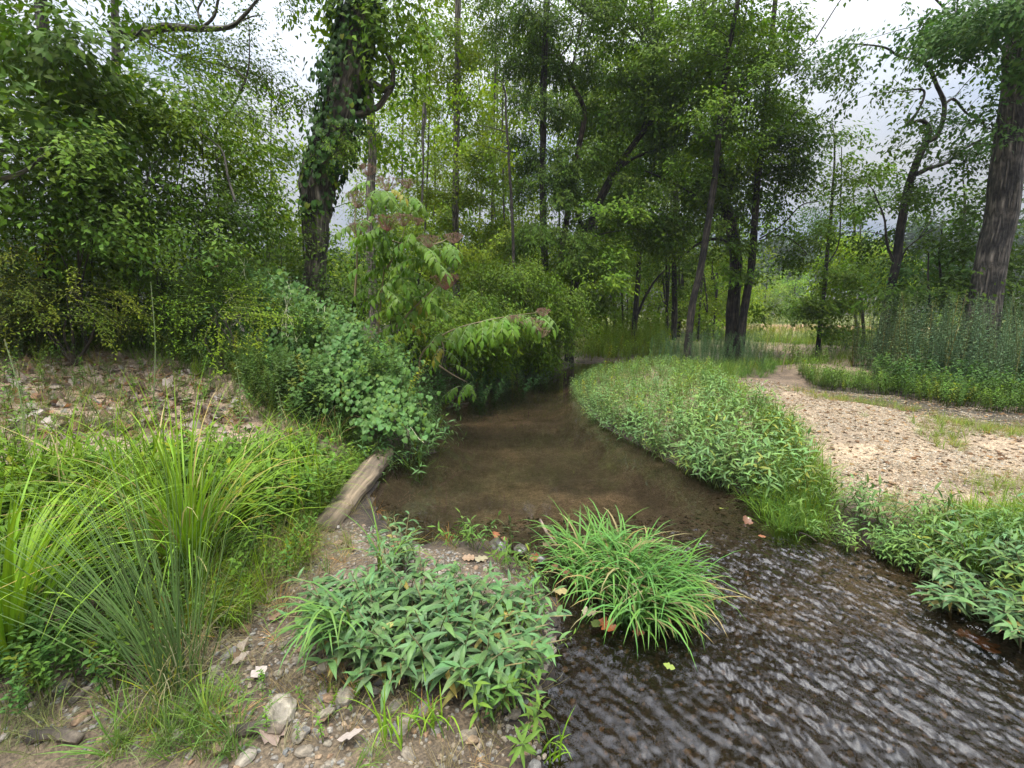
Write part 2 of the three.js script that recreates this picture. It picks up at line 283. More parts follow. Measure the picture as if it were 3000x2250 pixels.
// ------------------------------------------------------------------ water: smooth pool, quick riffle in front
{
  const X = axis(-0.5, 3.0, 0.0075, -2.2, 10, 1.06), Z = axis(-3.5, -0.95, 0.0075, -17, 6, 1.05), nx = X.length, nz = Z.length, P = new Float32Array(nx * nz * 3), U = new Float32Array(nx * nz * 2), I = [];
  const rip = (x, z) => {
    const q = smooth(-3.5, -2.45, z + 0.25 * (x - 1) + 0.35 * (fbm(x * 2, z * 2, 2) - 0.5)), ax = x - 0.22 * z;
    const warp = 0.5 * (fbm(x * 3, z * 3, 2) - 0.5);
    const streak = vnoise(ax * 21 + warp * 6, z * 8.5 + warp * 3) - 0.5, chop = fbm(ax * 46 + 5 + warp * 6, z * 24, 2) - 0.5, swell = fbm(ax * 3.6 + 8, z * 3.2, 2) - 0.5;
    const patch = 0.45 + 1.1 * smooth(0.35, 0.65, fbm(x * 1.6 + 3, z * 1.2 + 9, 2));
    return q * (patch * (0.010 * streak + 0.0105 * chop + 0.004 * (vnoise(ax * 120 + warp * 9, z * 60) - 0.5)) + 0.016 * swell) * 0.95 + (1 - q) * 0.0006 * (fbm(x * 9, z * 9, 2) - 0.5);
  };
  for (let j = 0; j < nz; j++) for (let i = 0; i < nx; i++) { const k = j * nx + i, x = X[i], z = Z[j]; P.set([x, rip(x, z) + 0.012, z], k * 3); U.set([x, z], k * 2); }
  for (let j = 0; j < nz - 1; j++) for (let i = 0; i < nx - 1; i++) { const a = j * nx + i; if (sdf(X[i], Z[j]) > 0.5) continue; I.push(a, a + nx, a + 1, a + 1, a + nx, a + nx + 1); }
  const g = new THREE.BufferGeometry(); g.setAttribute('position', new THREE.BufferAttribute(P, 3)); g.setAttribute('uv', new THREE.BufferAttribute(U, 2)); g.setIndex(I); g.computeVertexNormals();
  const m = new THREE.Mesh(g, new THREE.MeshPhysicalMaterial({ color: col([0.54, 0.49, 0.41]), transmission: 1, thickness: 0, roughness: 0.012, ior: 1.4, bumpMap: ripple, bumpScale: 0.0004, side: THREE.DoubleSide }));
  m.name = 'water'; m.userData.kind = 'structure'; m.receiveShadow = true; scene.add(m);
}

// ------------------------------------------------------------------ placing leaves: the largest as parts, the others as one part
const camDist = p => p.distanceTo(camera.position);
const Q = new THREE.Quaternion(), PP = V(0, 0, 0), SS = V(1, 1, 1);
function place(t, list, matOf, name, restName, most = 300) {       // list of { g: unit geometry, M: world matrix, c: colour, s: size }
  const base = t.position;
  list.sort((a, b) => b.s / camDist(PP.setFromMatrixPosition(b.M)) - a.s / camDist(PP.setFromMatrixPosition(a.M)) || 0);
  const tones = 5; let rest = null;
  list.forEach((l, k) => {
    if (k < most) {
      const q = new THREE.Matrix4().makeTranslation(-base.x, -base.y, -base.z).multiply(l.M), m = shade(new THREE.Mesh(l.g, matOf(sat(l.c))));
      q.decompose(m.position, m.quaternion, m.scale); m.name = name; t.add(m);
    } else (rest ??= new GB()).add(l.g, l.M, sat(l.c));
  });
  if (rest) asStuff(rest.mesh(restName, matOf([1, 1, 1]), t));
}
const quant = (c, n = 28) => c.map(x => Math.max(1, Math.round(x * n * 3)) / (n * 3));
const leafOf = o => c => c[0] === 1 ? leafMat([1, 1, 1], o) : leafMat(quant(c), o);

// copies of small plants, one InstancedMesh per variant
const MM = new THREE.Matrix4(), CC = new THREE.Color();
function copies(name, geo, mat, list, parent) {                    // list of { p, dir, nor, s, c }
  if (!list.length) return null;
  const m = shade(new THREE.InstancedMesh(geo, mat, list.length)), o = parent.position;
  list.forEach((l, k) => { MM.copy(frame(PP.copy(l.p).sub(o), l.dir, l.nor, l.s, l.s, l.s)); m.setMatrixAt(k, MM); m.setColorAt(k, CC.setRGB(...(mat.isMeshPhysicalMaterial ? sat(l.c) : l.c))); });
  m.name = name; asStuff(m); parent.add(m); return m;
}
const UP = V(0, 1, 0);
function sat(c, k = 1.2) { const y = 0.3 * c[0] + 0.6 * c[1] + 0.1 * c[2]; return c.map(v => Math.max(0.006, y + (v - y) * k)); }
const upright = (p, s, c, lean = 0.15) => { const a = rr(0, 6.283); return { p, dir: V(Math.cos(a), rr(-lean, lean), Math.sin(a)), nor: V(rr(-lean, lean), 1, rr(-lean, lean)), s, c }; };

// ------------------------------------------------------------------ templates
function sprayGeo(seed, n, L, W, len, o = {}) {                    // a leafy twig along x
  const keep = R; R = mulberry(seed); const b = new GB(), pts = [];
  for (let k = 0; k <= 3; k++) pts.push(V(len * k / 3, -0.06 * len * k * k / 9 + rr(-0.02, 0.02) * len, rr(-0.04, 0.04) * len));
  b.tube(pts, t => 0.0032 * (1.2 - t) * (o.tw ?? 1), [0.8, 0.7, 0.5], 3, 0, false);
  const C = new THREE.CatmullRomCurve3(pts);
  for (let k = 0; k < n; k++) {
    const t = Math.min(1, (k + 0.7) / n), p = C.getPoint(t), s = k % 2 ? 1 : -1, sp = k === n - 1 ? 0.1 : rr(0.6, 1.25), l = L * rr(0.7, 1.15) * (o.even ? 1 : 1 - 0.25 * Math.abs(t - 0.55));
    p.y += rr(-0.5, 0.5) * (o.thick ?? 0.1); p.z += rr(-0.5, 0.5) * (o.thick ?? 0.1) * 0.6;
    const d = V(Math.cos(sp), rr(-0.5, 0.25) - (o.hang ?? 0.1), Math.sin(sp) * s), v = rr(0.8, 1.2);
    b.add(pick(o.g ?? LOW), frame(p, d, V(rr(-0.45, 0.45), 1, rr(-0.45, 0.45)), l, l, l * W * rr(0.85, 1.15)), [v * rr(0.94, 1.06), v, v * rr(0.9, 1.05)]);
  }
  R = keep; return b.geo();
}
const SPRAY = {
  broad: [11, 12, 13].map(s => sprayGeo(s, 17, 0.115, 0.52, 0.55, { thick: 0.3 })),
  small: [21, 22, 23].map(s => sprayGeo(s, 17, 0.075, 0.5, 0.42, { thick: 0.26 })),
  fine: [31, 32, 33].map(s => sprayGeo(s, 30, 0.034, 0.4, 0.42, { thick: 0.12, even: 1 })),
  long: [41, 42, 43].map(s => sprayGeo(s, 16, 0.12, 0.26, 0.5, { thick: 0.2, hang: 0.25 })),
  far: [51, 52, 53].map(s => sprayGeo(s, 26, 0.17, 0.6, 0.9, { thick: 0.6, tw: 2 })),
  hazy: [61, 62, 63].map(s => sprayGeo(s, 34, 0.42, 0.7, 2.0, { thick: 1.6, tw: 4 })),
};
function grassTuft(seed, n, len, w, spread = 0.03) { const k = R; R = mulberry(seed); const b = new GB(); for (let i = 0; i < n; i++) { const a = rr(0, 6.283), l = len * rr(0.5, 1.1), v = rr(0.8, 1.2); b.add(pick(BLADE_LOW), frame(V(Math.cos(a) * spread * R(), 0, Math.sin(a) * spread * R()), V(Math.cos(a), rr(-0.1, 0.1), Math.sin(a)), UP, l, l, w * rr(0.7, 1.2)), [v, v, v]); } R = k; return b.geo(); }
function herb(seed, h, nodes, L, W, o = {}) {                      // upright stem with leaves all the way
  const k0 = R; R = mulberry(seed); const b = new GB(), top = V(rr(-0.12, 0.12) * h, h, rr(-0.12, 0.12) * h), pts = [V(0, 0, 0), V(top.x * 0.3, h * 0.5, top.z * 0.3), top];
  b.tube(pts, t => (o.stem ?? 0.0035) * (1.1 - t * 0.7), o.stemC ?? [0.9, 0.7, 0.6], 4, 0, false);
  const C = new THREE.CatmullRomCurve3(pts);
  for (let k = 0; k < nodes; k++) {
    const t = (o.from ?? 0.25) + (1 - (o.from ?? 0.25)) * (k + 1) / nodes, p = C.getPoint(t), per = o.per ?? 1;
    for (let q = 0; q < per; q++) {
      const a = k * 2.4 + q * 6.283 / per + rr(-0.3, 0.3), e = (o.up ?? 0.35) + rr(-0.25, 0.25) + (k === nodes - 1 ? 0.5 : 0), l = L * rr(0.75, 1.1) * (o.taper ? 1 - 0.55 * t : 1), v = rr(0.82, 1.18);
      b.add(pick(o.g ?? LOW3), frame(p, V(Math.cos(a) * Math.cos(e), Math.sin(e), Math.sin(a) * Math.cos(e)), UP, l, l, l * W), [v, v, v]);
    }
  }
  R = k0; return b.geo();
}
const HERB = {
  smart: [1, 2, 3, 4].map(s => herb(100 + s, 0.34, 9, 0.1, 0.21, { up: 0.3 })),
  weed: [1, 2, 3, 4].map(s => herb(120 + s, 0.26, 11, 0.045, 0.42, { per: 2, up: 0.35, g: LOW })),
  spike: [1, 2, 3].map(s => herb(140 + s, 1.5, 44, 0.15, 0.19, { up: 0.45, from: 0.12, taper: 1, stem: 0.006, g: LOW3 })),
  fern: [1, 2, 3].map(s => herb(150 + s, 0.9, 40, 0.07, 0.14, { up: 0.6, from: 0.1, per: 2, stem: 0.004, g: LOW })),
  bushy: [1, 2, 3].map(s => herb(160 + s, 0.5, 16, 0.065, 0.5, { per: 2, up: 0.25, g: LOW })),
};
const TUFT = { short: [1, 2, 3].map(s => grassTuft(200 + s, 14, 0.2, 0.005)), long: [1, 2, 3].map(s => grassTuft(210 + s, 16, 0.42, 0.007, 0.05)), dry: [1, 2].map(s => grassTuft(220 + s, 16, 0.3, 0.004, 0.05)) };
function scatter(parent, name, geos, mat, pts, s0, s1, c, lean, d = 0.2, h = 0.12) { geos.forEach((g, k) => copies(name, g, mat, pts.filter((_, i) => i % geos.length === k).map(p => upright(p, typeof s0 === 'function' ? s0(p) : rr(s0, s1), tone(R() < 0.05 ? [c[0] * 1.7, c[1] * 1.15, c[2] * 0.9] : c, d, h), lean)), parent)); }
function inPoly(px, py, poly) { let s = false; for (let i = 0, j = poly.length - 1; i < poly.length; j = i++) { const [ax, ay] = poly[i], [bx, by] = poly[j]; if ((ay > py) !== (by > py) && px < (bx - ax) * (py - ay) / (by - ay) + ax) s = !s; } return s; }
// points on the ground inside an outline whose corners are given where they stand in the photo
function spots(poly, n, h = 0, keep) {
  const W = poly.map(([x, y]) => { const p = gp(x, y, h); return [p.x, p.z]; }), xs = W.map(a => a[0]), zs = W.map(a => a[1]), out = [];
  for (let k = 0; k < n * 60 && out.length < n; k++) { const x = rr(Math.min(...xs), Math.max(...xs)), z = rr(Math.min(...zs), Math.max(...zs)); if (!inPoly(x, z, W)) continue; const p = V(x, height(x, z), z); if (!keep || keep(p)) out.push(p); }
  return out;
}

// the same, spread evenly as seen, on the slope itself
function spotsT(poly, n, keep) {
  const xs = poly.map(a => a[0]), ys = poly.map(a => a[1]), out = [];
  for (let k = 0; k < n * 40 && out.length < n; k++) { const x = rr(Math.min(...xs), Math.max(...xs)), y = rr(Math.min(...ys), Math.max(...ys)); if (!inPoly(x, y, poly)) continue; const p = onT(x, y); if (sdf(p.x, p.z) > 0.02 && (!keep || keep(p))) out.push(p); }
  return out;
}
function edgeSpots(E, n, o0, o1) { const out = []; for (let k = 0; k < n; k++) { const u = R() * (E.length - 1.001), i = Math.floor(u), a = E[i].clone().lerp(E[i + 1], u - i); let best = null, bs = -9; for (let q = 0; q < 6; q++) { const an = q * 1.05, x = a.x + Math.cos(an) * 0.2, z = a.z + Math.sin(an) * 0.2, s = sdf(x, z); if (s > bs) { bs = s; best = V(Math.cos(an), 0, Math.sin(an)); } } a.add(best.multiplyScalar(rr(o0, o1))); a.y = Math.max(0, height(a.x, a.z)); out.push(a); } return out; }
// ------------------------------------------------------------------ trees
const px3 = (a, depth) => at(a[0], a[1], a[3] ?? depth);
// a tree: stems are lists of [px, py, width px, depth?]; blobs are [px, py, depth, rx, ry, cover, spray?]
function tree(name, label, depth, stems, blobs, o = {}) {
  const s0 = stems[0][0], foot = px3(s0, depth); foot.y = height(foot.x, foot.z);
  const t = thing(name, label, 'tree', foot, o.group), all = [];
  stems.forEach((st, k) => {
    const b = new GB(), pts = st.map(a => px3(a, depth)), rad = st.map(a => a[2] * (o.w ?? 0.56) * unit(a[3] ?? depth) / 2);
    if (k === 0 || st.root) { const f = pts[0].clone(); f.y = Math.min(height(f.x, f.z) - 0.1, pts[0].y - 0.05); pts.unshift(f); rad.unshift(rad[0] * 1.18); }
    const n = Math.max(8, st.length * 6), C = new THREE.CatmullRomCurve3(pts, false, 'centripetal'), line = [], rl = [];
    for (let q = 0; q <= n; q++) { const u = q / n, w = u * (rad.length - 1), i = Math.min(rad.length - 2, Math.floor(w)); const p = C.getPoint(u); p.x += (vnoise(u * 9, k + pts[0].x * 7) - 0.5) * rad[0] * 0.35; line.push(p); rl.push(mix(rad[i], rad[i + 1], w - i)); }
    b.tube(line, rl, WHITE, rad[0] > 0.12 ? 14 : 8, 0.13);
    b.mesh(k === 0 || st.root ? 'trunk' : 'branch', o.bark ?? BARK_DARK, t); all.push(...line);
  });
  crown(t, blobs, depth, all, o); return t;
}
function crown(t, blobs, depth, skeleton, o) {
  const groups = {}, limbs = new GB(); let made = 0;
  for (const [bx, by, bd, rx, ry, cover0, kind0] of blobs) {
    const cover = by < -100 ? cover0 * 0.18 : cover0;
    const kind = kind0 ?? o.spray ?? 'broad', dep = bd ?? depth, c0 = at(bx, by, dep), u = unit(dep), wx = rx * u, wy = ry * u, wz = Math.min(wx, wy * 1.6) * (o.flat ?? 1);
    const area = { broad: 0.058, small: 0.026, fine: 0.010, long: 0.035, far: 0.26, hazy: 2.6 }[kind];
    const n = Math.round(cover * (o.dense ?? 2.2) * Math.PI * wx * wy / area), nc = Math.max(2, Math.round(Math.PI * wx * wy / (o.clump ?? 0.42)));
    const cs = []; for (let k = 0; k < nc; k++) { let a, b, c; do { a = rr(-1, 1); b = rr(-1, 1); c = rr(-1, 1); } while (a * a + b * b + c * c > 1); cs.push(V(c0.x + a * wx, c0.y + b * wy, c0.z + c * wz)); }
    const cr = Math.max(0.16, 0.52 * Math.sqrt(wx * wy / nc) * 1.5) * (o.loose ?? 1);
    for (const c of cs) if (skeleton.length && R() < (o.limbs ?? 0.6)) {
      let best = null, bd2 = 1e9; for (const s of skeleton) { const q = s.distanceTo(c) + Math.max(0, s.y - c.y + 0.2) * 1.5; if (q < bd2) { bd2 = q; best = s; } }
      if (best && bd2 < 5) { const m = best.clone().lerp(c, 0.5); m.y += (o.rise ?? 0.05) * best.distanceTo(c); m.x += rr(-0.1, 0.1); const r0 = clamp(0.006 * best.distanceTo(c) + 0.004, 0.004, 0.03) * (o.limbR ?? 1); limbs.tube(curve([best, m, c], 5), q => r0 * (1.05 - q * 0.85), WHITE, 4, 0, false); made++; }
    }
    for (let k = 0; k < n; k++) {
      const c = cs[k % nc], p = V(c.x + gauss() * cr * 1.2, c.y + gauss() * cr * 0.62, c.z + gauss() * cr), out = p.clone().sub(c0); out.y *= 0.3;
      const dir = out.normalize().multiplyScalar(0.6).add(V(rr(-1, 1), rr(-0.5, 0.15) - (o.hang ?? 0.1), rr(-1, 1)).multiplyScalar(0.7));
      (groups[kind] ??= []).push({ p, dir, nor: V(rr(-0.4, 0.4), 1, rr(-0.4, 0.4)), s: rr(0.75, 1.2), c: tone(o.c ?? [0.07, 0.13, 0.025], 0.22, o.hue ?? 0.14).map((v, i) => v * [1.95, 1.75, 1.05][i]) });
    }
  }
  for (const [kind, list] of Object.entries(groups)) SPRAY[kind].forEach((g, k) => copies('crown', g, o.mat ?? LEAF, list.filter((_, i) => i % SPRAY[kind].length === k), t));
  if (made) asStuff(limbs.mesh('twig', o.twig ?? TWIG, t));
}
// ================================================================== trees
const seed = n => { R = mulberry(n); };
const GREEN = { dark: [0.05, 0.095, 0.022], mid: [0.085, 0.155, 0.03], lime: [0.15, 0.24, 0.04], blue: [0.06, 0.12, 0.055], oak: [0.07, 0.125, 0.022], pale: [0.14, 0.21, 0.07] };
seed(1001);
const ivied = tree('leaning_tree', 'big leaning tree with flaking bark and ivy wrapped round its upper trunk', 7.5,
  [[[925, 860, 66], [924, 740, 54], [928, 640, 66], [934, 550, 98], [968, 440, 92], [1005, 300, 84], [1042, 100, 80], [1072, -120, 74], [1090, -420, 54], [1100, -800, 30]],
   [[1010, 330, 40], [1060, 240, 22], [1140, 262, 16], [1150, 200, 12], [1120, 130, 10]], [[1040, 340, 20], [1110, 310, 16], [1150, 250, 13]]],
  [[1120, 120, 7.6, 110, 170, 0.9], [1150, 330, 7.8, 90, 110, 0.5], [1000, -60, 7.2, 160, 90, 1.2], [965, 440, 7.0, 100, 50, 0.5, 'fine'], [1060, 560, 7.3, 80, 50, 0.4, 'fine'], [1000, -420, 7.5, 520, 240, 1.1], [1150, -800, 7.5, 500, 240, 1.0]],
  { bark: BARK_GREY, c: GREEN.mid, spray: 'broad', hang: 0.35, w: 1 });
seed(1002);
tree('grey_tree', 'straight grey-barked tree standing close behind the leaning ivy tree', 12,
  [[[1085, 700, 44], [1088, 560, 42], [1090, 400, 40], [1082, 200, 38], [1075, 0, 34], [1070, -300, 24]]], [[1080, -250, 12, 260, 160, 0.8], [1160, 420, 12.5, 90, 150, 0.45], [1170, 180, 12.5, 90, 120, 0.45]], { bark: BARK_GREY, c: GREEN.lime, spray: 'broad' });
seed(1003);
tree('pale_tree', 'pale straight tree trunk rising out of the frame left of the creek bend', 15,
  [[[1335, 760, 34], [1336, 500, 32], [1340, 250, 31], [1342, 0, 28], [1350, -300, 18]]], [[1330, 60, 15, 100, 110, 1.0], [1300, 200, 14.5, 70, 90, 0.7], [1380, 190, 15, 60, 90, 1.0], [1330, 430, 15, 130, 170, 1.0], [1340, 660, 14.5, 170, 140, 1.5], [1340, -200, 15, 300, 160, 1.0]], { bark: BARK_GREY, c: [0.12, 0.185, 0.04], spray: 'broad' });
seed(1004);
tree('thin_tree', 'thin dark tree with a bent tip and almost bare stem', 11,
  [[[1505, 760, 15], [1500, 620, 15], [1490, 450, 13], [1482, 330, 11], [1478, 262, 8], [1462, 235, 5], [1430, 228, 3]]], [[1450, 240, 11, 70, 40, 0.55], [1400, 390, 11.5, 60, 70, 0.5], [1480, 420, 11, 40, 60, 0.4]], { c: GREEN.lime });
seed(1005);
tree('ivy_column_tree', 'dark tree trunk smothered in a narrow column of leaves beside the creek', 12.6,
  [[[1600, 860, 34], [1592, 600, 33], [1590, 300, 32], [1600, 60, 28], [1610, -250, 20]]],
  [[1580, 90, 12.6, 85, 100, 1.7], [1585, 260, 12.6, 80, 120, 1.8], [1585, 430, 12.6, 75, 110, 2.1], [1590, 590, 12.6, 90, 110, 2.2], [1590, 740, 12.4, 130, 90, 2.2], [1560, 30, 12.8, 160, 80, 0.9], [1620, -260, 12.6, 300, 170, 1.0]], { c: GREEN.dark, spray: 'long', hang: 0.5 });
seed(1006);
tree('crooked_tree', 'reddish-grey trunk whose top bends into a crooked limb', 13.0,
  [[[1632, 880, 34], [1650, 720, 32], [1668, 600, 30], [1692, 450, 28], [1712, 330, 24], [1690, 270, 20], [1672, 240, 18], [1655, 190, 17], [1640, 165, 16], [1605, 158, 11]], [[1660, 220, 12], [1680, 180, 11], [1690, 130, 9], [1710, 40, 7]], [[1640, 165, 8], [1670, 130, 8], [1680, 80, 6]]],
  [[1690, 90, 13.0, 130, 110, 1.3], [1740, 260, 13.3, 90, 110, 1.2], [1700, 420, 13.0, 80, 80, 0.9], [1770, 560, 13.5, 100, 80, 1.2], [1700, -180, 13.0, 300, 160, 1.0]], { c: GREEN.oak, spray: 'broad', bark: barkMat([0.24, 0.18, 0.14]) });
seed(1007);
tree('leaning_fork_tree', 'dark forked tree leaning right over the creek bend', 13.4,
  [[[1672, 930, 46], [1698, 760, 44], [1735, 640, 42], [1790, 520, 36], [1855, 425, 28], [1930, 330, 22], [2010, 235, 16], [2080, 130, 10]], [[1800, 505, 18], [1850, 468, 15], [1930, 436, 11], [2010, 420, 6]], [[1870, 410, 14], [1895, 330, 12], [1905, 250, 9], [1925, 170, 6]], [[1720, 700, 26], [1690, 620, 20], [1680, 560, 16], [1700, 480, 10]]],
  [[1880, 250, 13.4, 140, 150, 1.2], [2000, 180, 13.7, 120, 110, 1.1], [1900, 400, 13.4, 140, 100, 1.3], [1810, 640, 13.0, 130, 80, 1.4], [1700, 830, 12.0, 120, 90, 2.2], [1960, 60, 13.4, 180, 110, 1.0], [1900, -180, 13.4, 320, 160, 1.0], [1760, 760, 12.9, 100, 70, 1.6], [1740, 700, 13.0, 70, 60, 1.5]], { c: GREEN.mid, spray: 'broad', bark: BARK_DARK });
seed(1008);
tree('slim_tree', 'slim dark tree leaning slightly right, leftmost of the three stems by the gap', 11.5,
  [[[2018, 990, 40], [2030, 880, 37], [2052, 780, 36], [2082, 600, 33], [2108, 380, 29], [2132, 170, 26], [2160, 0, 22], [2200, -280, 14]], [[2120, 250, 10], [2160, 140, 8], [2190, 20, 6]], [[2105, 400, 11], [2140, 320, 9], [2200, 200, 6]]],
  [[2060, 420, 11.5, 120, 120, 1.1], [2180, 100, 11.7, 130, 100, 1.3], [2060, 120, 11.7, 140, 130, 1.2], [2150, 300, 11.6, 110, 100, 1.2], [2190, -230, 11.5, 330, 180, 1.0]], { c: GREEN.mid, spray: 'broad' });
seed(1009);
tree('broad_tree', 'thick dark tree with low spreading limbs beside the gap to the field', 13,
  [[[2145, 1000, 66], [2152, 860, 60], [2155, 760, 57], [2140, 660, 54], [2118, 560, 46], [2108, 460, 34], [2090, 330, 24], [2075, 200, 14]], [[2146, 690, 24], [2090, 625, 20], [2040, 575, 16], [1960, 530, 11], [1890, 500, 6]], [[2150, 720, 20], [2100, 700, 16], [2050, 712, 12], [1995, 755, 6]], [[2125, 590, 22], [2160, 500, 17], [2180, 400, 12], [2190, 290, 7]], [[2110, 470, 18], [2060, 400, 14], [2030, 320, 10], [2000, 260, 6]]],
  [[2040, 520, 13, 190, 120, 1.6], [2170, 460, 13.2, 140, 120, 1.6], [1930, 600, 13, 150, 90, 1.6], [2010, 700, 12.8, 150, 60, 1.3], [2220, 600, 13.2, 90, 90, 1.0], [2100, 330, 13.4, 200, 110, 1.5], [2050, 200, 13.2, 220, 110, 1.3], [2060, 690, 12.9, 110, 60, 1.0], [2110, 800, 13, 60, 70, 0.7], [2190, 850, 13, 40, 70, 0.8]], { c: [0.075, 0.135, 0.02], spray: 'broad', flat: 1 });
seed(1010);
tree('straight_tree', 'tall straight slim tree, rightmost of the three stems beside the gap', 12.5,
  [[[2172, 1000, 42], [2186, 880, 38], [2202, 760, 35], [2216, 560, 31], [2238, 360, 28], [2256, 160, 24], [2280, -80, 18], [2300, -320, 12]], [[2225, 700, 8], [2290, 660, 7], [2350, 600, 6], [2400, 590, 4]], [[2225, 705, 7], [2290, 690, 6], [2340, 718, 5], [2365, 745, 3]], [[2235, 420, 9], [2300, 360, 7], [2360, 300, 5]], [[2250, 300, 9], [2310, 200, 7], [2380, 130, 4]]],
  [[2330, 330, 12, 110, 80, 1.1], [2290, 220, 12.3, 90, 100, 1.0], [2250, 470, 12.6, 90, 90, 1.2], [2360, 760, 12.5, 45, 35, 1.1], [2255, 780, 12.7, 60, 60, 0.5], [2250, 60, 12.5, 120, 90, 1.2], [2360, 440, 12, 70, 40, 1.1], [2280, 560, 12.5, 60, 60, 0.5], [2330, -250, 12.5, 300, 150, 0.9]], { c: GREEN.dark, spray: 'broad', limbs: 0.8, dense: 1.9 });
seed(1011);
tree('contorted_tree', 'dark contorted tree with looping limbs against the sky', 10.5,
  [[[2585, 985, 46], [2600, 880, 42], [2628, 770, 40], [2640, 660, 39], [2662, 545, 35], [2695, 455, 32], [2715, 412, 30], [2720, 375, 22], [2700, 354, 18], [2672, 360, 15], [2655, 368, 12], [2690, 320, 11], [2705, 265, 9], [2640, 268, 6]],
   [[2714, 415, 26], [2745, 398, 22], [2762, 350, 20], [2766, 300, 19], [2745, 250, 18], [2728, 210, 17], [2695, 175, 14], [2640, 168, 11], [2600, 142, 9], [2550, 132, 7], [2490, 128, 4]], [[2764, 310, 14], [2790, 290, 12], [2830, 330, 9], [2860, 350, 5]],
   [[2680, 512, 24], [2725, 492, 19], [2770, 478, 16], [2820, 440, 13], [2880, 405, 8]], [[2630, 790, 14], [2600, 720, 12], [2590, 640, 9], [2560, 560, 6]], [[2636, 770, 9], [2655, 730, 8], [2690, 700, 6]]],
  [[2640, 330, 10.5, 110, 70, 0.55], [2780, 250, 10.5, 120, 90, 0.6], [2600, 230, 10.5, 110, 60, 0.35], [2700, 480, 10.5, 120, 50, 0.7], [2560, 620, 10.8, 110, 90, 1.0], [2700, 640, 10.8, 130, 100, 1.0], [2800, 520, 10.7, 140, 80, 0.9], [2590, 520, 11.0, 120, 50, 1.0], [2640, 100, 10.5, 160, 80, 0.5]], { c: GREEN.dark, spray: 'broad', limbs: 0.9, dense: 1.5 });
seed(1012);
tree('stout_tree', 'stout straight furrowed trunk at the right edge above the tall weeds', 9.2,
  [[[2872, 960, 96], [2886, 870, 84], [2905, 760, 80], [2928, 640, 76], [2948, 480, 72], [2968, 330, 68], [2986, 150, 62], [3010, -80, 56], [3040, -400, 40]], [[2995, 60, 20], [2940, 20, 14], [2860, 40, 10], [2800, 60, 5]]],
  [[2860, 130, 8.6, 180, 110, 1.7], [2960, 60, 8.4, 120, 120, 2.0], [2760, 60, 9.0, 150, 80, 0.9], [2640, 30, 9.2, 160, 70, 0.55], [2870, 300, 8.9, 100, 90, 0.35], [2920, -300, 9.1, 420, 200, 1.2], [2980, 420, 9.8, 60, 100, 1.0], [2800, 400, 9.6, 120, 80, 0.3]], { c: GREEN.blue, spray: 'broad', bark: barkMat([0.27, 0.24, 0.21], 0.05), w: 0.92 });
seed(1013);
tree('slender_young_tree', 'slender young tree leafy at its foot, alone against the open sky', 13,
  [[[2402, 970, 22], [2415, 840, 19], [2428, 700, 16], [2440, 560, 12], [2444, 430, 8], [2440, 360, 4]], [[2420, 780, 8], [2455, 720, 7], [2462, 600, 6], [2466, 430, 4]]],
  [[2408, 905, 13, 90, 40, 1.7], [2404, 950, 13, 80, 30, 1.2], [2412, 830, 13, 85, 60, 1.6], [2422, 760, 13, 75, 55, 1.2], [2432, 690, 13, 70, 45, 0.9], [2440, 620, 13, 75, 50, 0.7], [2460, 530, 13, 120, 40, 0.8], [2430, 450, 13, 90, 40, 0.5], [2400, 520, 13, 90, 25, 0.8], [2450, 400, 13, 60, 40, 0.35]], { c: [0.085, 0.15, 0.03], spray: 'broad', limbs: 0.9, dense: 2.6 });
seed(1014);
tree('slanting_tree', 'dark tree with a slanting second stem in the shade beyond the sandbar', 17,
  [[[1858, 965, 30], [1866, 860, 27], [1872, 740, 24], [1870, 620, 18], [1880, 450, 12]], [[1868, 920, 16], [1895, 860, 13], [1925, 815, 11], [1950, 790, 8]]], [[1880, 600, 17, 120, 110, 1.2], [1850, 720, 17, 110, 60, 0.7], [1820, 500, 17, 120, 90, 1.0], [1890, 780, 16.5, 100, 40, 0.6]], { c: GREEN.mid, spray: 'broad' });
seed(1015);
tree('twin_tree', 'pair of dark upright stems in the shade behind the grassy mound', 18,
  [[[1975, 960, 30], [1976, 860, 28], [1975, 700, 24], [1980, 500, 14]], [[1955, 960, 16, 18], [1953, 820, 14, 18], [1952, 650, 10, 18]]], [[1990, 620, 18, 110, 90, 1.1], [1960, 740, 18, 100, 50, 0.8], [1980, 820, 17.5, 90, 40, 0.9], [1950, 480, 18, 120, 80, 1.0]], { c: GREEN.oak, spray: 'broad' });
// slender pines seen through the gap
seed(1016);
[[1838, 25], [1851, 27], [1822, 29], [1800, 26]].forEach(([x, d], k) => tree('slender_pine', ['bare pine trunk, rightmost but one of the four thin stems in the far gap', 'bare pine trunk, rightmost of the four thin stems in the far gap', 'bare pine trunk, second from left of the four thin stems in the far gap', 'bare pine trunk, leftmost of the four thin stems in the far gap'][k], d, [[[x, 930, 9], [x, 800, 8], [x + 2, 600, 7], [x + 3, 350, 4]]], [[x, 380, d, 60, 60, 0.8], [x, 540, d, 40, 30, 0.5]], { c: GREEN.blue, spray: 'far', group: 'thin pines in the far gap' }));
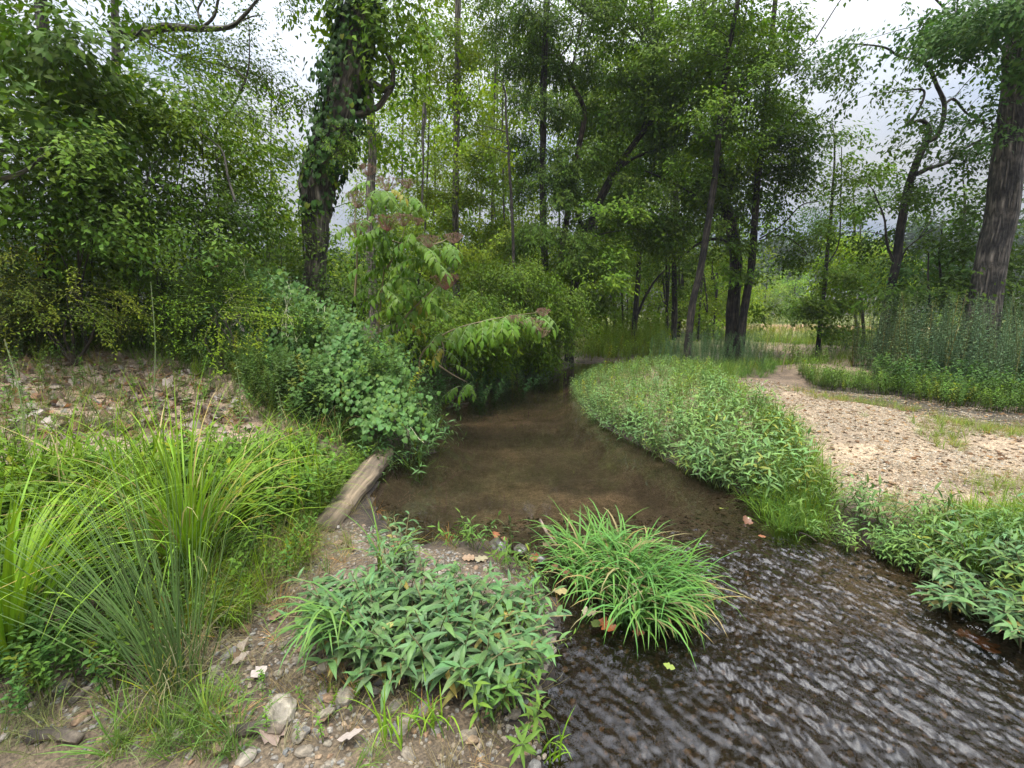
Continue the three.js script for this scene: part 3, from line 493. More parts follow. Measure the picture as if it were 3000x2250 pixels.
// the leafy wall behind: individual trees, far enough that they look alike
seed(1020);
[[650, 13, 470, 150, 120, 1.0], [800, 15, 420, 120, 200, 0.6], [780, 12, 620, 130, 130, 1.3], [1200, 20, 700, 160, 160, 1.8], [1180, 24, 420, 150, 170, 1.0], [1260, 18, 560, 110, 170, 1.2], [1440, 22, 520, 130, 130, 0.9], [1450, 20, 700, 160, 130, 1.8], [1400, 26, 350, 130, 120, 0.6], [1520, 24, 620, 140, 140, 1.2], [1740, 20, 560, 150, 160, 1.1], [1760, 22, 760, 170, 130, 1.3], [1800, 24, 400, 170, 170, 0.8], [1930, 28, 700, 160, 130, 1.0], [2060, 28, 760, 120, 110, 1.2], [2090, 26, 850, 130, 80, 1.6], [2000, 24, 420, 170, 150, 0.9], [1230, 16, 860, 150, 100, 1.8], [1480, 16, 840, 160, 100, 2.0], [1060, 14, 760, 130, 130, 1.8], [1640, 26, 300, 180, 160, 0.7], [1440, 28, 150, 180, 140, 0.45], [1230, 28, 200, 170, 150, 0.4], [2150, 25, 640, 120, 120, 0.9], [1150, 18, 860, 160, 80, 1.6], [1330, 20, 820, 150, 90, 1.6], [1560, 21, 880, 150, 70, 1.6], [1700, 24, 900, 130, 60, 1.4], [1900, 27, 880, 140, 70, 1.4], [2000, 24, 900, 120, 50, 1.2], [700, 14, 760, 150, 110, 1.4], [860, 15, 820, 150, 90, 1.5], [1800, 19, 880, 120, 50, 1.2], [1940, 21, 900, 110, 45, 1.2], [2060, 19, 915, 80, 45, 1.2], [2100, 23, 820, 80, 70, 1.2], [1560, 17, 800, 120, 90, 1.4], [1480, 18, 320, 110, 140, 0.9], [1820, 20, 220, 170, 150, 1.1], [1960, 19, 90, 200, 120, 1.2], [1740, 22, 120, 150, 120, 1.1], [1240, 17, 90, 100, 100, 0.9], [1990, 21, 330, 160, 140, 1.2], [2140, 20, 200, 130, 140, 1.0], [1440, 21, 80, 120, 110, 0.9]].forEach(([x, d, y, rx, ry, cov], k) => {
  tree('background_tree', 'slender leafy tree in the green wall behind the creek', d, [[[x + rr(-20, 20), 960, 11], [x, 800, 10], [x + rr(-15, 15), y, 8], [x + rr(-20, 20), y - ry, 4]]], [[x, y, d, rx, ry, cov * 0.8], [x + rr(-80, 80), y + ry * 0.9, d, rx * 0.8, ry * 0.5, cov * 0.8]], { c: pick([[0.115, 0.19, 0.04], [0.13, 0.2, 0.045], [0.1, 0.165, 0.045], [0.15, 0.23, 0.04]]), spray: 'far', group: 'trees of the leafy wall behind the creek', limbs: 0.25 });
});
// right of the gap, behind the tall weeds
seed(1030);
[[2520, 15, 760, 130, 110, 1.4, GREEN.lime, 'yellow-green leafy tree right of the slender young tree'], [2620, 16, 850, 120, 90, 1.5, [0.13, 0.21, 0.03], 'bright low tree behind the contorted trunk'], [2760, 11, 740, 130, 70, 1.0, GREEN.blue, 'blue-green tree between the contorted trunk and the stout trunk'], [2720, 10, 830, 140, 90, 1.7, GREEN.dark, 'dark tree behind the tall weeds left of the stout trunk'], [2960, 10, 700, 110, 180, 1.4, GREEN.dark, 'dark tree peeping out right of the stout trunk'], [2500, 19, 640, 110, 80, 0.9, GREEN.blue, 'pale hazy tree top behind the slender young tree'], [2820, 13, 590, 140, 70, 0.35, GREEN.dark, 'loose-crowned tree behind the crossing limbs at the right']].forEach(([x, d, y, rx, ry, cov, c, label]) =>
  tree('leafy_tree', label, d, [[[x + 10, 980, 16], [x, 850, 14], [x + rr(-10, 10), y, 10], [x, y - ry, 5]]], [[x, y, d, rx, ry, cov], [x + rr(-60, 60), y + ry * 0.8, d, rx * 0.8, ry * 0.6, cov]], { c, spray: 'broad', limbs: 0.6 }));
// left thicket
seed(1040);
tree('big_leaved_tree', 'dark big-leaved tree filling the top left corner', 5.6,
  [[[150, 900, 60], [170, 600, 56], [150, 300, 50], [120, 0, 44], [100, -300, 30]], [[160, 420, 20], [260, 300, 16], [330, 180, 10], [420, 80, 6]]],
  [[110, 90, 5.2, 190, 150, 2.0], [260, 210, 5.4, 150, 130, 1.7], [90, 330, 5.2, 200, 140, 2.0], [330, 330, 5.6, 150, 120, 1.5], [150, -200, 5.6, 360, 160, 1.3], [450, 300, 6, 120, 110, 1.0], [60, 480, 5.0, 130, 90, 1.6]], { c: [0.055, 0.105, 0.022], spray: 'broad', hang: 0.3, dense: 2.5 });
seed(1041);
tree('limb_tree', 'tree with a long pale horizontal limb across the top left', 8,
  [[[330, 800, 44], [330, 500, 40], [340, 250, 34], [335, 0, 30], [330, -250, 24]], [[320, 92, 34], [430, 96, 38], [480, 80, 36], [540, 82, 32], [620, 84, 25], [680, 76, 19], [720, 40, 15], [770, -20, 11]], [[590, 83, 15], [625, 50, 13], [640, 0, 11], [660, -60, 9]], [[400, 98, 12], [460, 140, 10], [520, 168, 6]], [[690, 70, 7], [740, 48, 6], [765, 45, 3]], [[590, 70, 11], [580, 30, 9], [600, -10, 7]]],
  [[420, 40, 8, 110, 60, 0.8], [560, 150, 8, 150, 60, 0.55], [700, 140, 8.4, 130, 110, 0.35], [820, 120, 8.6, 110, 140, 0.5], [540, 20, 8, 110, 40, 0.3], [600, -200, 8, 360, 140, 0.8], [800, 280, 9, 100, 80, 0.5]], { c: [0.06, 0.105, 0.03], spray: 'small', bark: BARK_PALE, limbs: 0.9 });
seed(1042);
tree('thicket_sapling', 'forked dark sapling standing left of the leaning ivy tree', 7.4,
  [[[655, 720, 16], [668, 560, 14], [660, 470, 13], [632, 395, 12], [668, 330, 11], [705, 270, 10], [725, 210, 8], [732, 130, 5], [728, 60, 3]], [[632, 395, 8], [600, 350, 6], [570, 310, 4]], [[700, 280, 6], [740, 330, 5], [736, 420, 4]]],
  [[700, 320, 7.4, 90, 80, 0.5], [720, 180, 7.4, 110, 90, 0.35], [600, 330, 7.4, 90, 90, 1.0], [650, 470, 7.4, 110, 70, 1.0], [740, 480, 7.8, 90, 90, 0.9]], { c: GREEN.oak, spray: 'small', limbs: 0.9 });
seed(1043);
[[120, 560, 5.0, 200, 110, 2.0, 'small', [0.06, 0.115, 0.03], 'dark shrub at the left edge under the big-leaved tree', -7], [350, 520, 5.4, 210, 120, 2.0, 'small', [0.07, 0.13, 0.03], 'dense shrub in the middle of the left thicket'], [560, 450, 6.2, 170, 120, 1.5, 'small', [0.085, 0.15, 0.028], 'yellowish shrub in front of the forked sapling'], [580, 600, 6.0, 170, 90, 2.0, 'small', GREEN.dark, 'dark shrub below the forked sapling'], [480, 300, 6.6, 170, 110, 1.1, 'small', [0.12, 0.19, 0.03], 'sunlit shrub crown high in the left thicket'], [770, 660, 7.2, 80, 80, 1.1, 'fine', GREEN.dark, 'fine-leaved shrub beside the foot of the leaning ivy tree'], [1010, 780, 7.6, 110, 90, 2.0, 'small', GREEN.dark, 'dark shrub right of the foot of the leaning ivy tree'], [240, 650, 4.8, 180, 60, 1.4, 'small', [0.085, 0.16, 0.05], 'greener low shrub at the front of the left thicket'], [60, 800, 4.9, 150, 120, 1.0, 'fine', [0.11, 0.15, 0.05], 'dusty fine-leaved bush at the left edge above the dirt'], [330, 800, 5.2, 190, 110, 1.2, 'fine', [0.085, 0.15, 0.035], 'feathery bush behind the bare dirt slope'], [520, 830, 5.2, 120, 110, 1.1, 'fine', [0.09, 0.16, 0.035], 'feathery bush between the dirt slope and the trailing vine'], [200, 890, 4.6, 150, 70, 0.8, 'fine', [0.11, 0.16, 0.05], 'low feathery bush leaning over the dirt slope'], [480, 720, 5.5, 160, 80, 1.3, 'small', [0.075, 0.14, 0.045], 'broad-leaved bush behind the feathery bushes'], [90, 690, 4.9, 110, 80, 1.2, 'long', [0.11, 0.2, 0.06], 'pale narrow-leaved weed bush at the left edge'], [640, 930, 4.9, 90, 80, 0.7, 'fine', [0.12, 0.19, 0.045], 'fine bush at the left foot of the trailing vine']].forEach(([x, y, d, rx, ry, cov, sp, c, label]) => {
  const foot = at(x, 930, d); foot.y = height(foot.x, foot.z); const t = thing('shrub', label, 'shrub', foot), sk = [];
  for (let k = 0; k < 5; k++) { const b = new GB(), top = at(x + rr(-0.7, 0.7) * rx, y - rr(0, 0.8) * ry, d), m = foot.clone().lerp(top, 0.5); m.x += rr(-0.2, 0.2); const l = curve([foot, m, top], 8); b.tube(l, q => 0.016 * (1.1 - q), WHITE, 5, 0.1); b.mesh('stem', TWIG, t); sk.push(...l); }
  crown(t, [[x, y, d, rx, ry, cov, sp], [x, y + ry * 0.9, d, rx * 0.8, ry * 0.6, cov * 0.7, sp]], d, sk, { c, limbs: 0.5, dense: sp === 'fine' ? 1.9 : 2.3, loose: 1.5 });
});
// the overhanging trees on the outer bank of the bend
seed(1044);
[[1500, 840, 9.4, 150, 120, 2.2, GREEN.oak, 'broad overhanging shrub left of the creek bend'], [1615, 905, 10.3, 85, 95, 2.6, GREEN.oak, 'dense shrub hanging down to the water at the bend'], [1360, 900, 8.2, 150, 110, 2.0, GREEN.oak, 'shrub of small leaves behind the low elderberry branch'], [1230, 960, 7.2, 140, 90, 1.8, GREEN.oak, 'shrub on the steep bank below the elderberry'], [1465, 955, 8.8, 120, 45, 2.0, GREEN.oak, 'low shrub trailing over the far left bank'], [1550, 985, 10.8, 115, 85, 2.6, GREEN.oak, 'dense bush hanging to the water on the outer side of the bend'], [1630, 1000, 11.3, 50, 75, 2.4, GREEN.oak, 'narrow bush at the water right beside the far sandbar'], [1410, 1010, 9.3, 110, 70, 2.2, GREEN.oak, 'leafy bush on the far left bank beneath the tip of the elderberry branch']].forEach(([x, y, d, rx, ry, cov, c, label]) => {
  const foot = at(x - 40, 1020, d + 0.4); foot.y = height(foot.x, foot.z); const t = thing('shrub', label, 'shrub', foot), sk = [];
  for (let k = 0; k < 5; k++) { const b = new GB(), top = at(x + rr(-0.7, 0.7) * rx, y - rr(0, 0.8) * ry, d), m = foot.clone().lerp(top, 0.5); m.x += rr(-0.2, 0.2); const l = curve([foot, m, top], 8); b.tube(l, q => 0.018 * (1.1 - q), WHITE, 5, 0.1); b.mesh('stem', TWIG, t); sk.push(...l); }
  crown(t, [[x, y, d, rx, ry, cov, 'small'], [x, y + ry * 0.3, d, rx * 0.9, ry * 0.6, cov * 0.8, 'long']], d, sk, { c, limbs: 0.5, hang: 0.4 });
});
// ivy on the leaning trunk
seed(1050);
{
  const foot = at(945, 640, 7.3), t = thing('ivy_vine', 'dark heart-leaved ivy wrapped round the upper leaning trunk', 'ivy', foot), list = [], st = new GB();
  const axisAt = py => { const a = [[700, 925, 28], [610, 928, 38], [500, 950, 48], [300, 1005, 43], [100, 1042, 41], [-120, 1072, 38], [-300, 1080, 32]]; for (let k = 0; k < a.length - 1; k++) if (py <= a[k][0] && py >= a[k + 1][0]) { const u = (a[k][0] - py) / (a[k][0] - a[k + 1][0]); return [mix(a[k][1], a[k + 1][1], u), mix(a[k][2], a[k + 1][2], u)]; } return [1080, 40]; };
  for (let k = 0; k < 4200; k++) {
    const py = R() < 0.05 ? rr(500, 640) : 520 - 780 * Math.pow(R(), 0.9), [cx, r] = axisAt(py), an = rr(0, 6.283), nz = vnoise(py / 55 + 9, an * 1.2 + 3), ex = 1 + Math.abs(gauss()) * (py > 470 ? 0.25 : 0.25 + 1.7 * nz * nz), c = at(cx, py, 7.5), rw = r * unit(7.5) * ex;
    const p = c.clone().add(V(Math.cos(an) * rw, 0, Math.sin(an) * rw)), s = rr(0.05, 0.105);
    if (an < 3.3 && R() < 0.6 && Math.sin(an) < -0.3) continue;
    if (Math.cos(an) > 0.05 && Math.sin(an) > 0.2 && py < 330 && py > 40 && R() < 0.75) continue;
    list.push({ g: pick(HEART), M: frame(p, V(Math.cos(an) * 0.5 + rr(-0.4, 0.4), -0.9 + rr(-0.3, 0.3), Math.sin(an) * 0.5 + rr(-0.3, 0.3)), V(Math.cos(an) + rr(-0.5, 0.5), 0.7 + rr(-0.3, 0.4), Math.sin(an) + rr(-0.5, 0.5)), s, s, s * 0.85), c: tone(R() < 0.03 ? [0.2, 0.25, 0.04] : [0.06, 0.12, 0.03], 0.38), s });
  }
  for (let k = 0; k < 8; k++) { const pts = []; const a0 = rr(0.5, 2.8); for (let q = 0; q <= 8; q++) { const py = 760 - q * 120, [cx, r] = axisAt(clamp(py, -300, 700)), c = at(cx, py, 7.5), rw = r * unit(7.5) * 1.06; pts.push(c.add(V(Math.cos(a0 + q * 0.2) * rw, 0, Math.sin(a0 + q * 0.2) * rw))); } st.tube(curve(pts, 30), q => 0.016 * (1.1 - q), WHITE, 5, 0.1); }
  st.mesh('stem', TWIG, t);
  place(t, list, leafOf({ gloss: 0.2, gr: 0.4, t: 0.2 }), 'leaf', 'leaves');
}
// dead snag
{ const b = new GB(), p = at(1240, 390, 9.5), t = thing('dead_snag', 'broken pale dead stem sticking up in front of the leafy wall', 'dead stem', p); b.tube([at(1235, 620, 9.5), at(1240, 480, 9.5), at(1238, 390, 9.5), at(1244, 345, 9.5), at(1243, 302, 9.5)], [0.022, 0.024, 0.03, 0.05, 0.035], WHITE, 6, 0.2); b.mesh('stem', BARK_PALE, t); }
// bare pale branches poking out at the left
seed(1060);
[['leafless pale branch reaching in from the left edge, upper one', [[-40, 445], [60, 438], [110, 436], [160, 430]], 10], ['leafless pale twiggy branch at the left edge, lower one', [[-40, 530], [40, 515], [90, 490], [130, 455], [150, 445]], 13], ['pale bare twig standing in the left thicket by the dense shrub', [[400, 620], [430, 540], [440, 490], [470, 465]], 7], ['thin bare vine stem hanging beside the forked sapling', [[690, 590], [668, 520], [655, 450], [630, 420], [560, 370]], 7]].forEach(([label, pts, w], k) => { const b = new GB(), d = 4.4 + (k > 1 ? 1.2 : 0), t = thing('bare_branch', label, 'branch', at(...pts[0], d)); b.tube(curve(pts.map(a => at(a[0], a[1], d + rr(-0.1, 0.1))), 14), q => w * unit(d) / 2 * (1.1 - 0.7 * q), WHITE, 5, 0.1); if (k === 1) { b.tube(curve([at(55, 512, d), at(70, 545, d), at(68, 570, d), at(55, 595, d)], 6), q => 0.006 * (1.1 - q), WHITE, 4); b.tube(curve([at(65, 535, d), at(85, 550, d), at(90, 580, d)], 6), q => 0.005 * (1.1 - q), WHITE, 4); b.tube(curve([at(30, 520, d), at(5, 545, d), at(-20, 560, d)], 6), q => 0.008 * (1.1 - 0.5 * q), WHITE, 4); } b.mesh('twig', BARK_PALE, t); });
// far trees across the field
seed(1070);
{
  const tall = (() => { const b = new GB(); b.tube([V(0, 0, 0), V(0.1, 9, 0), V(0, 17, 0)], [0.28, 0.2, 0.05], [0.5, 0.45, 0.4], 5, 0, false); for (let k = 0; k < 520; k++) { const h = 5.5 + 12 * Math.pow(R(), 0.8), cl = Math.floor(R() * 9) * 0.7, r = (3.4 - Math.abs(h - 10.5) * 0.28) * Math.sqrt(R()), s = rr(0.5, 1.05), v = rr(0.75, 1.25); b.add(pick(LOW), frame(V(Math.cos(cl + R()) * r, h, Math.sin(cl + R()) * r), V(rr(-1, 1), rr(-0.5, 0.3), rr(-1, 1)), V(rr(-0.5, 0.5), 1, rr(-0.5, 0.5)), s, s, s * 0.75), [0.10 * v, 0.165 * v, 0.06 * v]); } return b.geo(); })();
  const w = thing('distant_wood', 'hazy wood across the field, reading as one mass', 'wood', V(0, 0, 0)); asStuff(w);
  const list = []; for (let k = 0; k < 620; k++) { const a = rr(-0.95, 0.95), d = 88 + 75 * R(), x = Math.sin(a) * d * 1.1, z = -Math.cos(a) * d; const p = V(x, height(x, z) - 0.3, z); list.push({ ...upright(p, rr(0.62, 0.95), tone([1, 1, 1], 0.3, 0.1), 0), nor: UP }); }
  copies('trees', tall, LEAF, list, w);
  const near = (name, label, px, py, d, w, h, c) => { const foot = at(px, py, d); foot.y = height(foot.x, foot.z); const t = thing(name, label, 'tree', foot), top = V(foot.x, foot.y + h, foot.z), b = new GB(); b.tube([foot, top], [0.14, 0.03], WHITE, 6); b.mesh('trunk', BARK_DARK, t); const yy = k => { const v = V(foot.x, foot.y + k * h, foot.z); return PH / 2 - F * Math.tan(Math.atan2(v.y - CAM_H, -v.z) + PITCH); }; const r = w / unit(d) / 2; crown(t, [[px, yy(0.6), d, r, h * 0.34 / unit(d), 1.6], [px + r * 0.4, yy(0.3), d, r * 0.8, h * 0.22 / unit(d), 1.6], [px - r * 0.4, yy(0.3), d, r * 0.8, h * 0.22 / unit(d), 1.5], [px + r * 0.1, yy(0.85), d, r * 0.5, h * 0.16 / unit(d), 1.5]], d, [foot, top], { c, spray: 'far', limbs: 0.3, flat: 1 }); };
  near('round_tree', 'bright round young tree standing alone in the field', 2318, 965, 48, 4.2, 5.4, [0.13, 0.23, 0.06]);
  near('round_tree', 'lower bushy tree at the right foot of the lone bright tree', 2362, 965, 50, 3.4, 2.8, [0.13, 0.2, 0.07]);
  near('round_tree', 'dull green tree at the left end of the field', 2235, 965, 46, 3.5, 4.6, [0.12, 0.19, 0.07]);
  near('round_tree', 'bushy tree half hidden behind the straight slim tree', 2120, 965, 36, 4.5, 5.2, [0.15, 0.24, 0.05]);
}
function mat0(name, label, cat, fill) { const t = asStuff(thing(name, label, cat)); fill(t); return t; }
// ================================================================== low plants
// a heart-leaved vine over the left bank
seed(2001);
{
  const C = [[640, 715, 6.3], [720, 760, 6.2], [800, 800, 6.0], [900, 860, 5.7], [1000, 930, 5.4], [1080, 1000, 5.1], [1170, 1080, 4.9]], S = C.map(a => at(...a));
  const foot = at(900, 1000, 5.4); foot.y = height(foot.x, foot.z); const t = thing('trailing_vine', 'bluish heart-leaved vine draped down the left bank like a curtain', 'vine', foot), list = [], st = new GB();
  for (let k = 0; k < 10500; k++) {
    const u = Math.pow(R(), 0.9) * (S.length - 1.001), i = Math.floor(u), top = S[i].clone().lerp(S[i + 1], u - i), down = Math.pow(R(), 0.85), L = mix(1.5, 0.6, u / 6);
    const p = V(top.x + rr(-0.1, 0.42) * down + gauss() * 0.16, top.y - down * L * 0.95 + gauss() * 0.05, top.z + down * 0.75 - (R() < 0.3 ? R() * 1.0 : 0) + gauss() * 0.12); p.y = Math.max(p.y, height(p.x, p.z) + 0.04);
    const gap = fbm(p.x * 3.2 + 7, p.y * 3.2 + p.z, 3); if (gap < 0.4 && R() < 0.75) continue; const bump = 0.42 * (fbm(p.x * 2.2, p.z * 1.5 + p.y * 2, 3) - 0.45); p.y += bump; p.z += bump;
    const s = rr(0.022, 0.064);
    list.push({ g: pick(HEART), M: frame(p, V(rr(-0.5, 0.6), -0.5 + rr(-0.3, 0.3), 0.7 + rr(-0.5, 0.3)), V(rr(-0.3, 0.5), 0.9, 0.5 + rr(-0.3, 0.3)), s, s, s * 0.95), c: tone(R() < 0.06 ? [0.16, 0.25, 0.05] : [0.115, 0.22, 0.062], 0.26), s });
  }
  for (let k = 0; k < 22; k++) { const u = R() * 5.9, i = Math.floor(u), a = S[i].clone().lerp(S[i + 1], u - i), pts = [a]; for (let q = 1; q < 5; q++) pts.push(V(a.x + q * 0.09 + rr(-0.1, 0.1), a.y - q * 0.18, a.z + q * 0.16)); st.tube(curve(pts, 10), 0.004 && (q => 0.004), [0.5, 0.5, 0.3], 4); }
  st.mesh('stem', STEM, t);
  place(t, list, leafOf({ gloss: 0.3, gr: 0.45, t: 0.3 }), 'leaf', 'leaves');
}
seed(20015);
mat0('vine_sprigs', 'mixed weeds poking out of the trailing vine', 'weeds', t => {
  const pts = []; for (let k = 0; k < 230; k++) { const u = R(), p = at(mix(680, 1180, u) + rr(-60, 30), mix(790, 1090, u) + rr(-30, 130), mix(5.9, 4.6, u)); p.y -= 0.25; pts.push(p); }
  scatter(t, 'foliage', HERB.bushy, LEAF, pts.filter((_, i) => i % 2), 0.5, 1.0, [0.13, 0.23, 0.05], 0.4);
  scatter(t, 'foliage', HERB.fern, LEAF, pts.filter((_, i) => !(i % 2)), 0.35, 0.7, [0.15, 0.24, 0.06], 0.4);
});
// elderberries
function elder(label, depth, stems, leaves, heads) {
  const s0 = stems[0][0], foot = at(s0[0], s0[1], depth); foot.y = height(foot.x, foot.z); const t = thing('elderberry_bush', label, 'shrub', foot), list = [], ra = new GB();
  stems.forEach(s => { const b = new GB(), pts = s.map(a => at(a[0], a[1], a[2] ?? depth)); if (s === stems[0]) pts.unshift(foot.clone()); b.tube(curve(pts, 18), q => 0.013 * (1.15 - q), [0.2, 0.15, 0.08], 6, 0.1); b.mesh('stem', STEM, t); });
  for (const [x, y, az, sc, yel] of leaves) {
    const p = at(x, y, depth + rr(-0.25, 0.25)), a = az * Math.PI / 180, dir = V(Math.cos(a), 0, Math.sin(a)), L = 0.33 * sc, pts = []; for (let k = 0; k <= 5; k++) { const q = k / 5; pts.push(p.clone().add(dir.clone().multiplyScalar(L * q)).add(V(0, 0.10 * L * q - 0.55 * L * q * q, 0))); }
    const cv = curve(pts, 12), n = 4, side = V(0, 1, 0).cross(dir); ra.tube(cv, q => 0.0022, [0.14, 0.2, 0.06], 4, 0, false);
    for (let k = 0; k <= n; k++) for (const s of k === n ? [0] : [-1, 1]) {
      const q = 0.3 + 0.7 * k / n, c = cv[Math.min(12, Math.round(q * 12))], l = 0.13 * sc * rr(0.85, 1.15) * (k === 0 ? 0.85 : 1), tan = cv[Math.min(12, Math.round(q * 12))].clone().sub(cv[Math.max(0, Math.round(q * 12) - 2)]).normalize();
      const d = tan.clone().multiplyScalar(s ? 0.55 : 1).add(side.clone().multiplyScalar(s * 0.9)).add(V(0, -0.42 + rr(-0.2, 0.1), 0));
      list.push({ g: pick(LANCE), M: frame(c, d, V(dir.x * 0.35 + rr(-0.15, 0.15), 1, dir.z * 0.35 + rr(-0.1, 0.1)), l, l, l * 0.36), c: tone(yel ? [0.3, 0.29, 0.06] : [0.15, 0.265, 0.035], 0.18), s: l });
    }
  }
  ra.mesh('leaf_stalk', STEM, t);
  heads.forEach(([x, y, w, red]) => {
    const b = new GB(), c = at(x, y, depth - 0.28), r = w * 1.2 * unit(depth) / 2, root = c.clone().add(V(0, -r * 0.85, 0.02)), cc = red ? [0.22, 0.07, 0.06] : [0.21, 0.12, 0.075];
    for (let k = 0; k < 46; k++) { const a = rr(0, 6.283), q = Math.sqrt(R()) * r, e = V(c.x + Math.cos(a) * q, c.y + r * 0.28 * (1 - q * q / r / r) + rr(-0.015, 0.015) - r * 0.15, c.z + Math.sin(a) * q), m = root.clone().lerp(e, 0.55); m.y -= 0.1 * r; b.tube([root, m, e], [0.002, 0.0016, 0.0012], cc, 3, 0, false); for (let s = 0; s < 5; s++) { const d = e.clone().add(V(rr(-1, 1) * r * 0.16, rr(0, 1) * r * 0.12, rr(-1, 1) * r * 0.16)); b.tube([e, d], [0.0012, 0.001], tone(cc), 3, 0, false); b.tube([d.clone().add(V(0, -0.0025, 0)), d, d.clone().add(V(0, 0.0025, 0))], [0.001, 0.0033, 0.001], tone(R() < 0.3 ? [0.12, 0.05, 0.05] : cc, 0.3), 4, 0, true); } }
    b.mesh('flower_head', STEM, t);
  });
  place(t, list, leafOf({ gloss: 0.35, t: 0.4 }), 'leaf', 'leaves');
  return t;
}
seed(2002);
{
  const L = []; const row = (x0, y0, x1, y1, n, sc = 1) => { for (let k = 0; k < n; k++) { const u = (k + 0.5) / n; L.push([mix(x0, x1, u) + rr(-14, 14), mix(y0, y1, u) + rr(-14, 14), rr(-30, 210), sc * rr(0.85, 1.15), R() < 0.03]); } };
  row(1090, 520, 1120, 640, 7); row(1120, 550, 1210, 600, 8); row(1060, 640, 1130, 700, 7); row(1130, 660, 1250, 720, 13); row(1060, 690, 1180, 760, 12); row(1210, 700, 1330, 740, 10); row(1100, 760, 1230, 830, 13); row(1200, 740, 1290, 790, 6); row(1080, 830, 1210, 870, 9); row(1250, 830, 1310, 860, 6); row(1220, 880, 1290, 910, 4); row(1140, 900, 1190, 960, 3);
  L.push([1160, 935, 15, 1.1, 1], [1195, 875, 40, 1, 1]);
  elder('tall elderberry bush with bright compound leaves and rusty seed heads', 5.6, [[[1105, 1080], [1110, 950], [1122, 820], [1132, 700], [1128, 590], [1110, 520]], [[1125, 800], [1170, 720], [1190, 650]], [[1130, 700], [1210, 720], [1290, 710], [1325, 690]], [[1130, 690], [1080, 650], [1050, 640]], [[1160, 960], [1215, 900], [1265, 850], [1305, 815]], [[1128, 610], [1170, 570], [1195, 540]], [[1040, 870], [1046, 760], [1040, 640], [1046, 520]]],
    L, [[1078, 490, 44], [1134, 527, 58], [1195, 533, 36], [1048, 574, 64], [1135, 640, 66, 1], [1182, 634, 52], [1049, 662, 50], [1224, 645, 30], [1256, 696, 54], [1330, 690, 44], [1306, 812, 68, 1]]);
}
seed(2003);
{
  const L = []; for (let k = 0; k < 24; k++) { const u = k / 23; L.push([mix(1300, 1575, u) + rr(-10, 10), mix(985, 918, Math.pow(u, 0.7)) + rr(-10, 8), rr(20, 160), rr(0.9, 1.2), 0]); } for (let k = 0; k < 5; k++) L.push([rr(1280, 1320), rr(1000, 1080), rr(0, 180), 0.85, k === 2]); for (let k = 0; k < 5; k++) L.push([rr(1340, 1390), rr(1115, 1140), rr(0, 180), 0.85, 0]);
  elder('low elderberry branch arching out over the creek with leaflets hanging in rows', 5.9, [[[1230, 1050], [1270, 1000], [1330, 965], [1420, 940], [1500, 925], [1580, 915]], [[1290, 985], [1300, 1030], [1290, 1080]], [[1270, 1060], [1330, 1100], [1370, 1120]]], L, [[1591, 908, 36], [1560, 940, 56], [1586, 966, 44], [1505, 930, 36]]);
}
// smartweed: loose tufts of lance leaves along leaning stems
function smartweed(label, poly, n, most, o = {}) {
  const base = spots(poly, n, 0.05), ctr = base.reduce((s, p) => s.add(p), V(0, 0, 0)).multiplyScalar(1 / base.length), t = thing('smartweed_clump', label, 'weed clump', V(ctr.x, height(ctr.x, ctr.z), ctr.z)), st = new GB(), list = [];
  for (const p of base) {
    const out = p.clone().sub(ctr); out.y = 0; const h = rr(o.h0 ?? 0.12, o.h1 ?? 0.27), lean = out.multiplyScalar(0.34).add(V(rr(-0.08, 0.08), 0, rr(-0.08, 0.08))), top = p.clone().add(lean).add(V(0, h - lean.length() * 0.2, 0)), m = p.clone().lerp(top, 0.5).add(V(-lean.x * 0.2, 0.03, -lean.z * 0.2)), cv = curve([p, m, top], 10);
    st.tube(cv, q => 0.0032 * (1.1 - 0.5 * q), tone([0.16, 0.14, 0.06]), 5, 0, false);
    const nn = 9, a0 = rr(0, 6.28);
    for (let k = 0; k < nn; k++) { const q = 0.22 + 0.78 * k / (nn - 1), c = cv[Math.round(q * 10)], a = a0 + k * 2.5 + rr(-0.35, 0.35), e = k >= nn - 2 ? rr(0.5, 1.0) : rr(0.05, 0.5), l = (k >= nn - 2 ? rr(0.05, 0.075) : rr(0.08, 0.125)) * (o.s ?? 1), dusty = k < 5 ? 0.35 : 0; const cc = tone(k < 4 && R() < 0.12 ? [0.34, 0.3, 0.09] : [0.125, 0.225, 0.085], 0.26); list.push({ g: pick(LANCE), M: frame(c, V(Math.cos(a) * Math.cos(e), Math.sin(e), Math.sin(a) * Math.cos(e)), UP, l, l, l * rr(0.2, 0.26)), c: [cc[0] + dusty * 0.1, cc[1] + dusty * 0.05, cc[2] + dusty * 0.08], s: l }); }
  }
  asStuff(st.mesh('stems', STEM, t)); place(t, list, leafOf({ gloss: 0.45, gr: 0.4, t: 0.28 }), 'leaf', 'leaves', most); return t;
}
seed(2004); smartweed('front clump of smartweed between the pebbles and the riffle', [[980, 2010], [940, 1930], [980, 1860], [1080, 1830], [1200, 1815], [1400, 1810], [1530, 1840], [1550, 1910], [1520, 2010], [1430, 2080], [1250, 2060], [1080, 2070]], 185, 300);
seed(2005); smartweed('smartweed clump overhanging the water at the lower right', [[2790, 1770], [2730, 1690], [2800, 1620], [3000, 1610], [3240, 1700], [3240, 1880], [3020, 1890]], 190, 300);
seed(2006); smartweed('small sprig of smartweed standing behind the front clump by the pebbles', [[1080, 1700], [1150, 1660], [1230, 1660], [1240, 1720], [1130, 1740]], 16, 150, { s: 0.8 });
